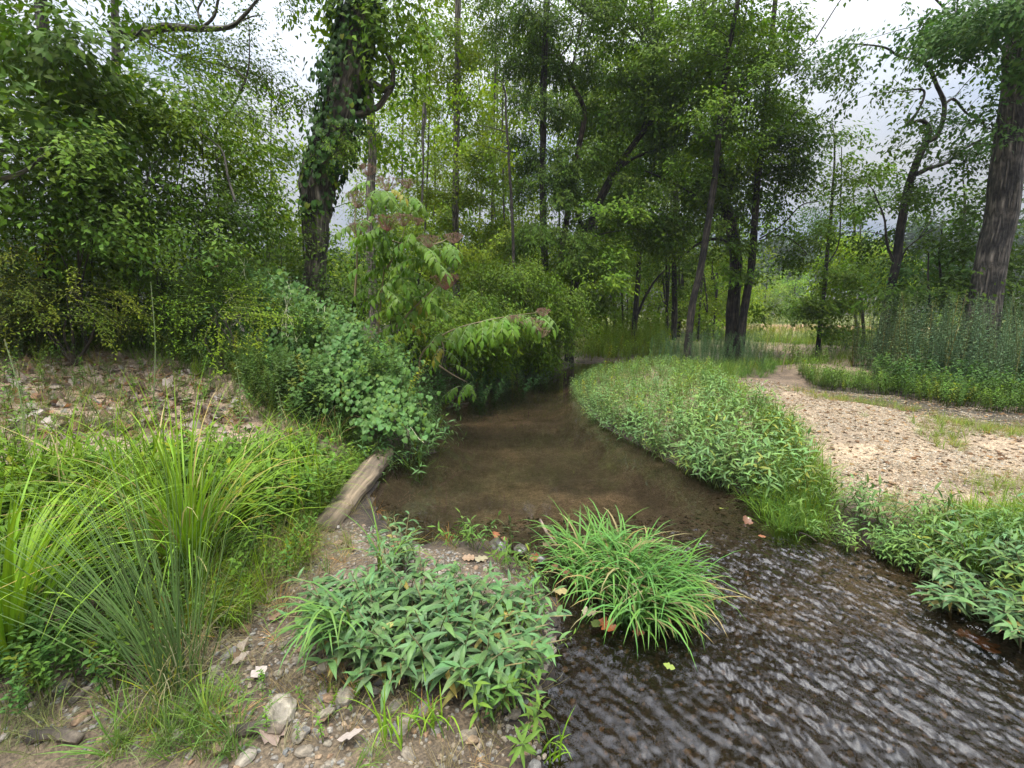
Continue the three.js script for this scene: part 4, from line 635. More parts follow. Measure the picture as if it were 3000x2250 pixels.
// the broad smartweed and grass mat on the right bank
function mat(name, label, cat, fill) { const t = asStuff(thing(name, label, cat)); fill(t); return t; }
seed(2010);
mat('smartweed_mat', 'broad pale-green mat of smartweed along the right bank', 'weed mat', t => {
  scatter(t, 'foliage', HERB.smart, leafMat([1, 1, 1], { gloss: 0.4, t: 0.3 }), spots([[1672, 1160], [1680, 1120], [1760, 1100], [1950, 1100], [2080, 1130], [2130, 1200], [2240, 1290], [2330, 1370], [2380, 1460], [2290, 1500], [2130, 1440], [1980, 1365], [1800, 1260], [1720, 1200]], 2100, 0.02), p => mix(0.62, 0.95, smooth(-8, -4, p.z)) * rr(0.8, 1.2), 0, [0.19, 0.31, 0.10], 0.4);
  const MIX = [[1690, 1150], [1760, 1105], [1950, 1105], [2080, 1135], [2130, 1200], [2240, 1290], [2330, 1370], [2380, 1460], [2290, 1490], [2130, 1430], [1980, 1360], [1800, 1255]];
  scatter(t, 'foliage', HERB.weed, LEAF, spots(MIX, 260, 0.02), 0.6, 1.35, [0.2, 0.31, 0.06], 0.4);
  scatter(t, 'foliage', HERB.fern, LEAF, spots(MIX, 40, 0.02), 0.35, 0.6, [0.17, 0.28, 0.07], 0.3);
  scatter(t, 'blades', TUFT.dry, GRASS, spots(MIX, 160, 0.02), 0.7, 1.3, [0.3, 0.3, 0.12], 0.5);
  scatter(t, 'foliage', HERB.smart, leafMat([1, 1, 1], { gloss: 0.4, t: 0.3 }), spots([[2370, 1545], [2360, 1530], [2480, 1590], [2640, 1610], [2900, 1610], [3050, 1660], [2900, 1680], [2700, 1680], [2560, 1610]], 420, 0.05), 0.35, 0.65, [0.18, 0.3, 0.09], 0.4);
});
seed(20105);
mat('overhanging_weeds', 'smartweed leaning out over the water along the right bank', 'weeds', t => {
  scatter(t, 'foliage', HERB.smart, leafMat([1, 1, 1], { gloss: 0.4, t: 0.3 }), edgeSpots(R_EDGE.slice(3), 520, -0.06, 0.25), p => mix(0.4, 0.9, smooth(-8, -4, p.z)) * rr(0.8, 1.2), 0, [0.15, 0.25, 0.08], 0.75);
  scatter(t, 'foliage', HERB.smart, leafMat([1, 1, 1], { gloss: 0.4, t: 0.3 }), edgeSpots(R_EDGE.slice(0, 4), 150, 0.05, 0.4), 0.5, 0.95, [0.15, 0.25, 0.08], 0.75);
});
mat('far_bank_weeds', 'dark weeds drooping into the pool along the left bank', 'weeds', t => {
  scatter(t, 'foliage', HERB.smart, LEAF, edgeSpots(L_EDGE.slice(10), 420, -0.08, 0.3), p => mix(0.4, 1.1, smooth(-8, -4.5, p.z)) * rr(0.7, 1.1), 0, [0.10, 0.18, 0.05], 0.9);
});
seed(2011);
mat('bank_grass', 'bright grass growing through the weeds on the right bank', 'grass', t => {
  scatter(t, 'blades', TUFT.long, GRASS, spots([[2240, 1240], [2320, 1270], [2440, 1400], [2440, 1490], [2330, 1500], [2240, 1440]], 150, 0.2), 0.55, 0.95, [0.2, 0.31, 0.055], 0.2);
  scatter(t, 'blades', TUFT.long, GRASS, spots([[1950, 1110], [2130, 1120], [2300, 1260], [2200, 1330], [2000, 1250]], 110, 0.2), 0.5, 0.9, [0.2, 0.31, 0.055], 0.2);
  scatter(t, 'blades', TUFT.long, GRASS, spots([[2700, 1530], [2800, 1500], [3050, 1510], [3100, 1630], [2800, 1630]], 170, 0.2), 0.45, 0.85, [0.2, 0.31, 0.06], 0.2);
  scatter(t, 'blades', TUFT.long, GRASS, spots([[2200, 1440], [2300, 1420], [2420, 1480], [2380, 1540], [2280, 1510]], 70, 0.1), 0.6, 0.9, [0.15, 0.27, 0.06], 0.5);
});
seed(2012);
mat('sparse_grass', 'thin tufts of grass scattered over the gravel bar', 'grass', t => {
  const open = p => fbm(p.x * 1.1 + 30, p.z * 1.1 + 11, 3) > 0.5;
  scatter(t, 'blades', TUFT.short, GRASS, spots([[2300, 1150], [2600, 1160], [3050, 1230], [3200, 1500], [2600, 1490], [2420, 1350]], 430, 0.3, open), 0.35, 0.8, [0.22, 0.29, 0.07], 0.5);
  scatter(t, 'blades', TUFT.dry, GRASS, spots([[2300, 1150], [2600, 1160], [3050, 1230], [3200, 1500], [2600, 1490], [2420, 1350]], 260, 0.3, open), 0.25, 0.55, [0.36, 0.3, 0.16], 0.6);
});
// weeds beyond the gravel
seed(2013);
mat('tall_weed_bed', 'bed of tall blue-green weeds in front of the stout trunk', 'weeds', t => {
  scatter(t, 'foliage', HERB.spike, LEAF, spots([[2480, 1075], [2600, 1080], [2800, 1095], [3120, 1110], [3120, 1165], [2900, 1160], [2600, 1118]], 460, 0.25), 0.55, 1.1, [0.17, 0.27, 0.13], 0.12);
  scatter(t, 'foliage', HERB.bushy, LEAF, spots([[2480, 1100], [2700, 1110], [3250, 1140], [3350, 1230], [2950, 1190], [2600, 1150]], 460, 0.25), 0.6, 1.1, [0.10, 0.19, 0.045], 0.25);
  scatter(t, 'foliage', HERB.bushy, LEAF, spots([[2420, 1010], [2480, 1010], [3200, 1010], [3200, 1060], [2500, 1050], [2420, 1030]], 300, 0.4), 0.9, 1.8, [0.09, 0.16, 0.05], 0.25);
});
seed(2014);
mat('low_weed_bed', 'strip of bright low weeds behind the gravel bar', 'weeds', t => {
  scatter(t, 'foliage', HERB.weed, LEAF, spots([[2330, 1095], [2480, 1110], [2700, 1130], [3050, 1160], [3100, 1205], [2800, 1175], [2560, 1140], [2380, 1120]], 620, 0.3), 0.6, 1.3, [0.15, 0.25, 0.05], 0.3);
  scatter(t, 'blades', TUFT.long, GRASS, spots([[2330, 1090], [2480, 1100], [2700, 1120], [3050, 1150], [3100, 1190], [2800, 1150], [2560, 1120], [2380, 1115]], 260, 0.3), 0.4, 0.8, [0.17, 0.27, 0.06], 0.3);
});
seed(2015);
mat('willow_weed_bed', 'feathery blue-green weeds between the smartweed mat and the three stems', 'weeds', t => {
  scatter(t, 'foliage', HERB.fern, LEAF, spots([[1880, 1085], [1920, 1050], [2000, 1020], [2130, 1010], [2240, 1030], [2270, 1090], [2220, 1112], [2050, 1100]], 420, 0.25), 0.45, 0.95, [0.10, 0.185, 0.075], 0.25);
  scatter(t, 'blades', TUFT.long, GRASS, spots([[1980, 1100], [2100, 1085], [2270, 1080], [2270, 1110], [2150, 1118], [2020, 1112]], 190, 0.25), 0.6, 1.0, [0.15, 0.25, 0.06], 0.35);
});
seed(2016);
mat('grassy_mound', 'bright feathery green mound growing on the far sandbar', 'grass mound', t => {
  const sp = spots([[1715, 1048], [1740, 1010], [1900, 1005], [1960, 1042], [1860, 1050]], 900, 0.12);
  scatter(t, 'foliage', HERB.fern, LEAF, sp.slice(0, 330), 0.4, 1.25, [0.24, 0.37, 0.05], 0.25);
  scatter(t, 'blades', TUFT.long, GRASS, sp.slice(730), 0.6, 1.2, [0.27, 0.4, 0.04], 0.3);
  scatter(t, 'foliage', HERB.weed, LEAF, spots([[1695, 1050], [1730, 1022], [1940, 1018], [1970, 1046], [1850, 1054]], 420, 0.12), 1.0, 2.2, [0.32, 0.44, 0.05], 0.3);
  scatter(t, 'foliage', HERB.fern, LEAF, spots([[1690, 1042], [1720, 1030], [1960, 1030], [1975, 1046]], 280, 0.12), 0.35, 0.7, [0.28, 0.4, 0.03], 0.3);
});
seed(2017);
mat('field_grass', 'rough grass of the open field beyond the gap', 'grass', t => {
  const clay = p => Math.hypot((p.x - 21) / 9, (p.z + 34) / 8) > 0.75 || R() < 0.12;
  scatter(t, 'blades', TUFT.long, GRASS, spots([[2050, 985], [2200, 962], [2600, 960], [2700, 985], [2500, 1010], [2300, 1000]], 900, 0.4, clay), 0.6, 1.2, [0.3, 0.37, 0.08], 0.3);
  scatter(t, 'foliage', HERB.fern, LEAF, spots([[2050, 985], [2200, 968], [2600, 968], [2700, 985], [2500, 1010], [2300, 1000]], 260, 0.4, clay), 0.7, 1.5, [0.15, 0.23, 0.05], 0.3);
  scatter(t, 'blades', TUFT.long, GRASS, Array.from({ length: 2600 }, () => { const z = -rr(28, 90), x = rr(-0.2, 1.5) * -z * 0.8; return V(x, height(x, z), z); }).filter(clay), 0.8, 1.9, [0.3, 0.36, 0.09], 0.3);
});
seed(20171);
mat('path_grass', 'green weeds and grass on both sides of the dirt path', 'weeds', t => {
  const off = p => Math.abs(p.x - (4.3 + (-p.z - 8) * 0.45)) > 0.55 + 0.5 * R();
  const PP1 = [[2180, 1000], [2420, 985], [2800, 1000], [2760, 1050], [2520, 1075], [2330, 1095], [2230, 1075]];
  scatter(t, 'blades', TUFT.long, GRASS, spots(PP1, 950, 0.3, off), 0.45, 1.0, [0.21, 0.32, 0.06], 0.3);
  scatter(t, 'foliage', HERB.weed, LEAF, spots(PP1, 500, 0.3, off), 0.8, 1.7, [0.16, 0.26, 0.055], 0.3);
});
// dry tall stalks by the path
seed(2018);
[[2240, 1040, 985, 12], [2300, 1055, 990, 10], [2275, 1050, 965, 20], [2290, 1090, 1000, 34]].forEach(([x, y0, y1, dx], k) => { const p = onT(x, y0), d = -p.z, t = thing('dry_stalk', ['short dry stalk by the path, left of the others', 'bent dry stalk furthest right beside the path', 'taller dry stalk in the middle beside the path', 'long leaning dry grass stalk nearest along the path'][k], 'stalk', p), b = new GB(); b.tube(curve([p, at(x + dx * 0.3, (y0 + y1) / 2, d), at(x + dx, y1 - 20, d)], 8), q => 0.012 * (1.1 - q * 0.7), [0.2, 0.16, 0.08], 4); b.mesh('stem', STEM, t); const l = new GB(); for (let q = 0; q < 14; q++) l.add(pick(LOW), frame(at(x + dx * (0.4 + q * 0.04), mix(y0, y1, 0.4 + q * 0.045), d), V(rr(-1, 1), 0.4, rr(-1, 1)), UP, 0.1, 0.1, 0.02), tone([0.16, 0.19, 0.07])); l.mesh('seed_head', LEAF, t); });
// the grass islet
function grassClump(name, label, base, blades, o) {               // blades: list of { p, az, el, l, w, c, g }
  const ctr = base.clone(); const t = thing(name, label, o.cat ?? 'grass clump', ctr);
  place(t, blades.map(b => ({ g: b.g, M: frame(b.p, V(Math.cos(b.az), b.tilt ?? 0, Math.sin(b.az)), UP, b.l, b.l, b.w), c: b.c, s: b.l })), leafOf({ blade: 1, gloss: 0.35, t: 0.32 }), 'blade', 'blades', o.most ?? 300); return t;
}
seed(2020);
{
  const pts = spots([[1650, 1620], [1680, 1720], [1820, 1835], [1960, 1850], [2050, 1790], [1950, 1690], [1800, 1600]], 150, 0), bl = [], c = ISC.clone(); c.y = 0;
  for (const p of pts) { p.y = Math.max(p.y, -0.04); const out = Math.atan2(p.z - c.z, p.x - c.x), edge = p.distanceTo(c); for (let k = 0; k < 6; k++) { const a = R() < 0.35 ? 0.6 + gauss() * 0.8 : out + gauss() * (1.9 - edge), l = rr(0.18, 0.5) * (1.12 - 0.25 * fbm(p.x * 4, p.z * 4, 2)), old = R() < 0.13; bl.push({ p: p.clone().add(V(rr(-0.03, 0.03), 0, rr(-0.03, 0.03))), az: a, tilt: rr(-0.1, 0.15), l, w: rr(0.012, 0.019), c: tone(old ? [0.32, 0.27, 0.13] : [0.135, 0.27, 0.07], 0.22), g: pick(old ? BLADE.slice(5) : [BLADE[1], BLADE[2], BLADE[3], BLADE[7], BLADE[7], BLADE[3]]) }); } }
  grassClump('grass_islet', 'arching green grass clump on the islet in the middle of the riffle', ISC, bl, {});
}
seed(2021);
{
  const base = onT(560, 1690), bl = []; for (let k = 0; k < 280; k++) { const a = rr(0, 6.283); bl.push({ p: base.clone().add(V(Math.cos(a) * rr(0, 0.09), 0, Math.sin(a) * rr(0, 0.09))), az: a, tilt: rr(-0.05, 0.2), l: rr(0.45, 1.08), w: rr(0.008, 0.014), c: tone(R() < 0.1 ? [0.4, 0.33, 0.14] : [0.21, 0.335, 0.05], 0.24), g: pick([BLADE[0], BLADE[1], BLADE[2], BLADE[2], BLADE[4], BLADE[3], BLADE[5], BLADE[6]]) }); }
  grassClump('sedge_clump', 'large fan of yellow-green sedge blades on the left bank', base, bl, {});
}
seed(2022);
{
  const base = onT(20, 1960), bl = []; for (let k = 0; k < 130; k++) { const a = rr(0, 6.283); bl.push({ p: base.clone().add(V(Math.cos(a) * rr(0, 0.08), 0, Math.sin(a) * rr(0, 0.08))), az: a, tilt: rr(0, 0.2), l: rr(0.5, 0.95), w: rr(0.012, 0.02), c: tone([0.22, 0.36, 0.05], 0.2), g: pick([BLADE[0], BLADE[2], BLADE[4], BLADE[1]]) }); }
  grassClump('sedge_clump', 'broad bright blades cut off by the left edge of the picture', base, bl, {});
}
seed(2023);
{ // rush: thin round stems
  const base = onT(540, 2010), t = thing('rush_clump', 'dark green rush clump of thin round stems at the lower left', 'rush clump', base), b2 = []; let rest = null;
  for (let k = 0; k < 110; k++) { const left = R() < 0.52, a = left ? Math.PI + gauss() * 0.7 : rr(0, 6.283), sp = left ? rr(0.25, 0.85) : rr(0.02, 0.45), l = rr(0.55, 1.0), p = base.clone().add(V(Math.cos(a) * rr(0, 0.07), 0, Math.sin(a) * rr(0, 0.07) + rr(-0.05, 0.05))), d = V(Math.cos(a) * Math.sin(sp), Math.cos(sp), Math.sin(a) * Math.sin(sp) * 0.8), m = p.clone().add(d.clone().multiplyScalar(l * 0.55)).add(V(0, 0.03, 0)), e = p.clone().add(d.multiplyScalar(l)).add(V(0, -0.03 * l, 0)); b2.push([p, m, e]); }
  b2.forEach(([p, m, e]) => { const b = new GB(); b.tube(curve([p, m, e], 6), q => 0.0024 * (1 - 0.8 * q), tone([0.085, 0.15, 0.03], 0.4), 5, 0, false); b.mesh('stem', STEM, t); });
  const d = new GB(); for (let k = 0; k < 90; k++) { const a = rr(0, 6.283), l = rr(0.15, 0.4); d.add(pick(BLADE), frame(base.clone().add(V(rr(-0.08, 0.08), 0, rr(-0.08, 0.08))), V(Math.cos(a), rr(-0.2, 0.3), Math.sin(a)), UP, l, l, 0.004), tone([0.3, 0.27, 0.13])); } asStuff(d.mesh('dry_stems', GRASS, t));
}
seed(2024);
{ const base = onT(1130, 1690), bl = []; [[2.6, 0.42, 2], [3.3, 0.46, 1], [0.2, 0.42, 3], [-0.3, 0.4, 7], [0.5, 0.36, 2], [2.9, 0.5, 0], [1.2, 0.34, 2], [4.2, 0.45, 1], [-0.9, 0.45, 3], [0.0, 0.3, 4]].forEach(([a, l, g]) => bl.push({ p: base.clone().add(V(rr(-0.04, 0.04), 0, rr(-0.04, 0.04))), az: a, l, w: 0.012, c: tone([0.17, 0.29, 0.06], 0.12), g: BLADE[g] })); grassClump('grass_sprig', 'sprig of tall arching grass at the edge of the pool by the pebbles', base, bl, {}); }
seed(2025);
{ const base = onT(1000, 1960), bl = []; for (let k = 0; k < 34; k++) { const a = rr(0.6, 3.6); bl.push({ p: base.clone().add(V(rr(-0.06, 0.06), rr(0.1, 0.2), rr(-0.03, 0.05))), az: a, tilt: -0.1, l: rr(0.22, 0.38), w: rr(0.01, 0.015), c: tone([0.15, 0.27, 0.075], 0.15), g: pick([BLADE[3], BLADE[5], BLADE[7], BLADE[2]]) }); } grassClump('grass_tuft', 'tuft of drooping broad grass at the left foot of the front smartweed', base, bl, {}); }
seed(2026);
[[1150, 2180, 'young grass shoots at the bottom edge below the front smartweed'], [1270, 2140, 'grass shoots right of the young shoots at the bottom edge'], [1610, 2230, 'small grass shoots on the wet mud by the water at the bottom']].forEach(([x, y, label]) => { const base = onT(x, y), bl = []; for (let k = 0; k < 16; k++) bl.push({ p: base.clone().add(V(rr(-0.05, 0.05), 0, rr(-0.05, 0.05))), az: rr(0, 6.283), tilt: rr(0, 0.3), l: rr(0.08, 0.24), w: rr(0.006, 0.01), c: tone([0.2, 0.33, 0.05], 0.15), g: pick(BLADE) }); grassClump('grass_shoots', label, base, bl, {}); });
seed(2027);
{ const base = onT(930, 1290), bl = []; for (let k = 0; k < 260; k++) { const a = rr(0, 6.283); bl.push({ p: base.clone().add(V(rr(-0.3, 0.3), 0, rr(-0.25, 0.25))), az: a, tilt: rr(-0.1, 0.2), l: rr(0.3, 0.6), w: rr(0.006, 0.01), c: tone(R() < 0.35 ? [0.36, 0.29, 0.14] : [0.12, 0.2, 0.045], 0.2), g: pick(BLADE) }); } grassClump('dry_sedge', 'half-withered sedge hanging over the bank below the vine', base, bl, { most: 120 }); }
// left bank weeds
seed(2030);
mat('bank_weeds', 'lush mass of small-leaved weeds on the near left bank', 'weeds', t => {
  const P1 = [[560, 1420], [700, 1370], [900, 1360], [990, 1420], [960, 1500], [900, 1560], [700, 1600], [560, 1560], [430, 1450]];
  scatter(t, 'foliage', HERB.weed, LEAF, spotsT(P1, 620), 0.8, 1.5, [0.155, 0.26, 0.05], 0.35);
  scatter(t, 'foliage', HERB.smart, LEAF, spotsT(P1, 70), 0.7, 1.2, [0.15, 0.25, 0.06], 0.3);
  scatter(t, 'blades', TUFT.long, GRASS, spotsT(P1, 120), 0.5, 0.9, [0.18, 0.28, 0.05], 0.3);
  const P2 = [[-150, 1500], [100, 1460], [400, 1430], [600, 1430], [500, 1560], [300, 1700], [-150, 1750]];
  scatter(t, 'foliage', HERB.weed, LEAF, spotsT(P2, 330), 0.7, 1.5, [0.16, 0.265, 0.05], 0.35);
  scatter(t, 'blades', TUFT.long, GRASS, spotsT(P2, 170), 0.7, 1.5, [0.19, 0.3, 0.05], 0.35);
  const P3 = [[-60, 1700], [300, 1680], [460, 1760], [430, 2000], [260, 2080], [-60, 2060]];
  scatter(t, 'foliage', HERB.bushy, LEAF, spotsT(P3, 60), 0.3, 0.55, [0.12, 0.225, 0.06], 0.3);
  scatter(t, 'foliage', HERB.weed, LEAF, spotsT(P3, 90), 0.5, 0.9, [0.15, 0.26, 0.06], 0.3);
});
seed(20302);
mat('bank_edge_grass', 'mixed grass and low weeds between the large sedge and the pebbles', 'grass', t => {
  const P = [[560, 1590], [880, 1545], [950, 1600], [860, 1720], [700, 1840], [560, 1900], [430, 1900], [470, 1700]];
  scatter(t, 'blades', TUFT.long, GRASS, spotsT(P, 130), 0.4, 0.8, [0.19, 0.3, 0.055], 0.35);
  scatter(t, 'blades', TUFT.dry, GRASS, spotsT(P, 110), 0.5, 1.0, [0.3, 0.26, 0.13], 0.5);
  scatter(t, 'foliage', HERB.weed, LEAF, spotsT(P, 130), 0.4, 0.9, [0.15, 0.26, 0.055], 0.4);
  const P2 = [[-60, 1960], [420, 1960], [420, 2090], [300, 2140], [-60, 2160]];
  scatter(t, 'foliage', HERB.bushy, LEAF, spotsT(P2, 26), 0.25, 0.45, [0.12, 0.225, 0.06], 0.3);
  scatter(t, 'blades', TUFT.dry, GRASS, spotsT([[-60, 2060], [600, 2060], [640, 2240], [-60, 2240]], 34), 0.3, 0.7, [0.22, 0.25, 0.1], 0.6);
  scatter(t, 'blades', TUFT.short, GRASS, spotsT([[300, 2090], [700, 2060], [720, 2240], [300, 2240]], 50), 0.4, 1.1, [0.15, 0.24, 0.06], 0.5);
});
seed(20304);
mat('log_side_weeds', 'small weeds and grass growing up against the log', 'weeds', t => {
  const P = [[860, 1560], [930, 1530], [1010, 1440], [1090, 1350], [1040, 1330], [930, 1430]];
  scatter(t, 'foliage', HERB.weed, LEAF, spotsT(P, 110), 0.5, 1.0, [0.15, 0.26, 0.05], 0.4);
  scatter(t, 'blades', TUFT.long, GRASS, spotsT(P, 70), 0.35, 0.75, [0.2, 0.31, 0.06], 0.4);
});
seed(20305);
[[180, 1560, 'loose arching blades in the weeds left of the large sedge'], [330, 1480, 'loose tall blades behind the large sedge on the left bank'], [820, 1520, 'loose blades in the weeds right of the large sedge']].forEach(([x, y, label]) => { const base = onT(x, y), bl = []; for (let k = 0; k < 70; k++) bl.push({ p: base.clone().add(V(rr(-0.25, 0.25), 0, rr(-0.2, 0.2))), az: rr(0, 6.283), tilt: rr(0, 0.25), l: rr(0.4, 0.85), w: rr(0.008, 0.013), c: tone(R() < 0.08 ? [0.42, 0.36, 0.18] : [0.25, 0.38, 0.055], 0.2), g: pick([BLADE[0], BLADE[1], BLADE[2], BLADE[4], BLADE[5]]) }); grassClump('grass_clump', label, base, bl, { most: 70 }); });
seed(2031);
mat('bank_smartweed', 'dark smartweed and grass hanging into the pool above the log', 'weeds', t => {
  const P = [[1010, 1320], [1060, 1240], [1180, 1200], [1250, 1240], [1270, 1300], [1240, 1340], [1120, 1370]];
  scatter(t, 'foliage', HERB.smart, leafMat([1, 1, 1], { gloss: 0.4, t: 0.3 }), spots(P, 260, 0.12), 0.6, 1.1, [0.11, 0.2, 0.06], 0.6);
  scatter(t, 'blades', TUFT.long, GRASS, spots(P, 60, 0.12), 0.6, 1.0, [0.17, 0.27, 0.06], 0.5);
  const P2 = [[1080, 1180], [1200, 1100], [1400, 1090], [1560, 1085], [1640, 1082], [1540, 1108], [1400, 1145], [1280, 1172], [1200, 1215]];
  scatter(t, 'foliage', HERB.bushy, LEAF, spots(P2, 330, 0.25), 0.6, 1.2, [0.085, 0.165, 0.05], 0.5);
  scatter(t, 'blades', TUFT.dry, GRASS, spotsT(P2, 120), 0.8, 1.5, [0.14, 0.16, 0.07], 0.6);
});
seed(20315);
mat('wet_edge_sprigs', 'small sprigs and grit at the wet edge below the front smartweed', 'weeds', t => {
  scatter(t, 'foliage', HERB.smart, LEAF, edgeSpots(L_EDGE.slice(0, 7), 60, 0.02, 0.22), 0.3, 0.75, [0.15, 0.26, 0.07], 0.7);
  scatter(t, 'blades', TUFT.dry, GRASS, edgeSpots(L_EDGE.slice(0, 10), 60, 0, 0.3), 0.3, 0.7, [0.26, 0.22, 0.1], 0.8);
});
seed(2032);
mat('bank_brush', 'fine tangled brush on the slope behind the bare dirt', 'brush', t => {
  const P = [[-60, 1050], [0, 985], [300, 985], [600, 1000], [660, 1060], [600, 1080], [350, 1020], [120, 1050]], PR = [[660, 1080], [760, 1080], [900, 1140], [1000, 1200], [900, 1250], [740, 1200]];
  scatter(t, 'foliage', HERB.fern, LEAF, spotsT(PR, 200), 0.3, 0.55, [0.14, 0.23, 0.06], 0.35);
  scatter(t, 'foliage', HERB.bushy, LEAF, spotsT(PR, 180), 0.4, 0.75, [0.13, 0.23, 0.06], 0.35);
  scatter(t, 'foliage', HERB.fern, LEAF, spotsT(P, 330), 0.6, 1.25, [0.115, 0.185, 0.05], 0.35);
  scatter(t, 'foliage', HERB.bushy, LEAF, spotsT(P, 260), 0.6, 1.3, [0.10, 0.18, 0.045], 0.35);
  scatter(t, 'foliage', HERB.fern, LEAF, spotsT([[-60, 1075], [0, 1000], [230, 1000], [260, 1040], [100, 1060]], 120), 0.5, 0.9, [0.15, 0.18, 0.08], 0.4);
  scatter(t, 'foliage', HERB.bushy, LEAF, spotsT([[820, 1180], [1000, 1180], [1100, 1220], [1040, 1300], [900, 1280]], 160), 0.6, 1.1, [0.10, 0.18, 0.05], 0.4);
});
seed(2033);
mat('dirt_weeds', 'scattered small weeds on the bare dirt slope', 'weeds', t => {
  const P = [[-50, 1080], [300, 1060], [620, 1120], [760, 1220], [650, 1290], [300, 1290], [-50, 1320]];
  scatter(t, 'foliage', HERB.weed, LEAF, spotsT(P, 190), 0.35, 0.95, [0.14, 0.24, 0.05], 0.3);
  const PB = [[-60, 1030], [150, 1000], [600, 990], [820, 1130], [900, 1260], [720, 1250], [620, 1130], [300, 1050], [60, 1080]];
  scatter(t, 'foliage', HERB.fern, LEAF, spotsT(PB, 190), 0.25, 0.6, [0.14, 0.22, 0.06], 0.4);
  scatter(t, 'foliage', HERB.bushy, LEAF, spotsT(PB, 110), 0.35, 0.7, [0.13, 0.23, 0.05], 0.4);
  scatter(t, 'blades', TUFT.long, GRASS, spotsT(PB, 110), 0.4, 0.9, [0.19, 0.28, 0.06], 0.4);
  scatter(t, 'blades', TUFT.short, GRASS, spotsT(P, 120), 0.5, 1.1, [0.19, 0.26, 0.07], 0.4);
  scatter(t, 'blades', TUFT.dry, GRASS, spotsT(P, 130), 0.5, 1.0, [0.34, 0.27, 0.16], 0.7);
});
seed(2034);
mat('pebble_grass', 'thin grass and dead stems among the pebbles', 'grass', t => {
  const P = [[640, 1760], [900, 1600], [1040, 1560], [1060, 1650], [900, 1780], [860, 2000], [1500, 2150], [1480, 2300], [500, 2300], [520, 2060]];
  scatter(t, 'blades', TUFT.dry, GRASS, spots(P, 130, 0.08), 0.3, 0.6, [0.34, 0.29, 0.16], 0.6);
  scatter(t, 'blades', TUFT.short, GRASS, spots(P, 40, 0.08), 0.3, 0.8, [0.19, 0.29, 0.06], 0.4);
  scatter(t, 'foliage', HERB.weed, LEAF, spots([[640, 1640], [860, 1560], [900, 1640], [760, 1780], [640, 1800]], 60, 0.1), 0.3, 0.6, [0.15, 0.26, 0.06], 0.4);
  scatter(t, 'foliage', HERB.weed, LEAF, spots([[700, 2050], [1300, 2080], [1500, 2140], [1300, 2260], [700, 2260]], 18, 0.08), 0.15, 0.35, [0.18, 0.32, 0.06], 0.4);
});
// single tall weeds standing up on the left bank
seed(2040);
[[820, 1310, 1130, 5, 'tall single weed with paired leaves below the hanging vine'], [700, 1300, 1060, 4.6, 'slender single weed left of the tall weed below the vine'], [450, 1180, 830, 5.0, 'thin grass stalk with a pale seed head on the dirt slope'], [75, 1320, 1000, 3.4, 'leaning feathery grass stalk at the left edge']].forEach(([x, y0, y1, d, label], k) => {
  const p = onT(x, y0), dd = -p.z, top = at(x - (k === 3 ? 60 : 8), y1, dd), t = thing('single_weed', label, 'weed', p), b = new GB(), cv = curve([p, p.clone().lerp(top, 0.5).add(V(0.03, 0.02, 0)), top], 14), l = new GB();
  b.tube(cv, q => 0.004 * (1.2 - 0.7 * q), [0.2, 0.27, 0.1], 5, 0, false); b.mesh('stem', STEM, t);
  if (k < 2) { for (let q = 2; q <= 14; q++) for (const s of [-1, 1]) { const a = q * 1.57 + (s > 0 ? 3.14 : 0), L = 0.085 * (1.15 - q * 0.045); l.add(pick(LANCE), frame(cv[q], V(Math.cos(a), 0.25, Math.sin(a)), UP, L, L, L * 0.3), tone([0.16, 0.28, 0.06])); } l.mesh('leaves', LEAF, t); }
  else { for (let q = 0; q < 40; q++) { const a = R() * 6.28, c = cv[9 + Math.floor(q / 8)].clone().lerp(cv[10 + Math.floor(q / 8)] ?? cv[14], R()); l.add(pick(LOW), frame(c, V(Math.cos(a) * 0.5, 1, Math.sin(a) * 0.5), V(Math.cos(a), 0.2, Math.sin(a)), 0.022, 0.022, 0.006), tone([0.4, 0.4, 0.24])); } l.mesh('seed_head', LEAF, t); }
});
// ================================================================== stones, litter, log, floating leaves
const PEB = [1, 2, 3, 4, 5].map(s => { const g = new THREE.IcosahedronGeometry(1, 2), p = g.attributes.position; for (let k = 0; k < p.count; k++) { const x = p.getX(k), y = p.getY(k), z = p.getZ(k), n = 1 + 0.34 * (fbm(x * 1.1 + s * 7 + 4, y * 1.1 + z * 1.3 + s * 3 + 9, 3) - 0.5) * 2; p.setXYZ(k, x * n * (1 + 0.12 * s % 0.3), y * n * 0.5, z * n * 0.8); } g.setAttribute('color', new THREE.BufferAttribute(new Float32Array(p.count * 3).fill(1), 3)); g.computeVertexNormals(); return g; });
const PEB_LOW = [1, 2, 3].map(s => { const g = new THREE.IcosahedronGeometry(1, 0), p = g.attributes.position; for (let k = 0; k < p.count; k++) { const x = p.getX(k), y = p.getY(k), z = p.getZ(k), n = 0.8 + 0.45 * hash2(Math.round(x * 90) + s * 57, Math.round(y * 90 + z * 311)); p.setXYZ(k, x * n, y * n * 0.55, z * n * 0.8); } g.setAttribute('color', new THREE.BufferAttribute(new Float32Array(p.count * 3).fill(1), 3)); g.computeVertexNormals(); return g; });
const STONE_C = [[0.42, 0.36, 0.28], [0.36, 0.30, 0.23], [0.48, 0.42, 0.34], [0.40, 0.26, 0.16], [0.33, 0.31, 0.29], [0.50, 0.35, 0.22], [0.26, 0.22, 0.17], [0.45, 0.40, 0.35]];
const stoneMats = STONE_C.map(c => { const m = STONE.clone(); m.color = col(c); m.bumpMap = stoneMap; m.bumpScale = 0.004; return m; });
seed(3001);
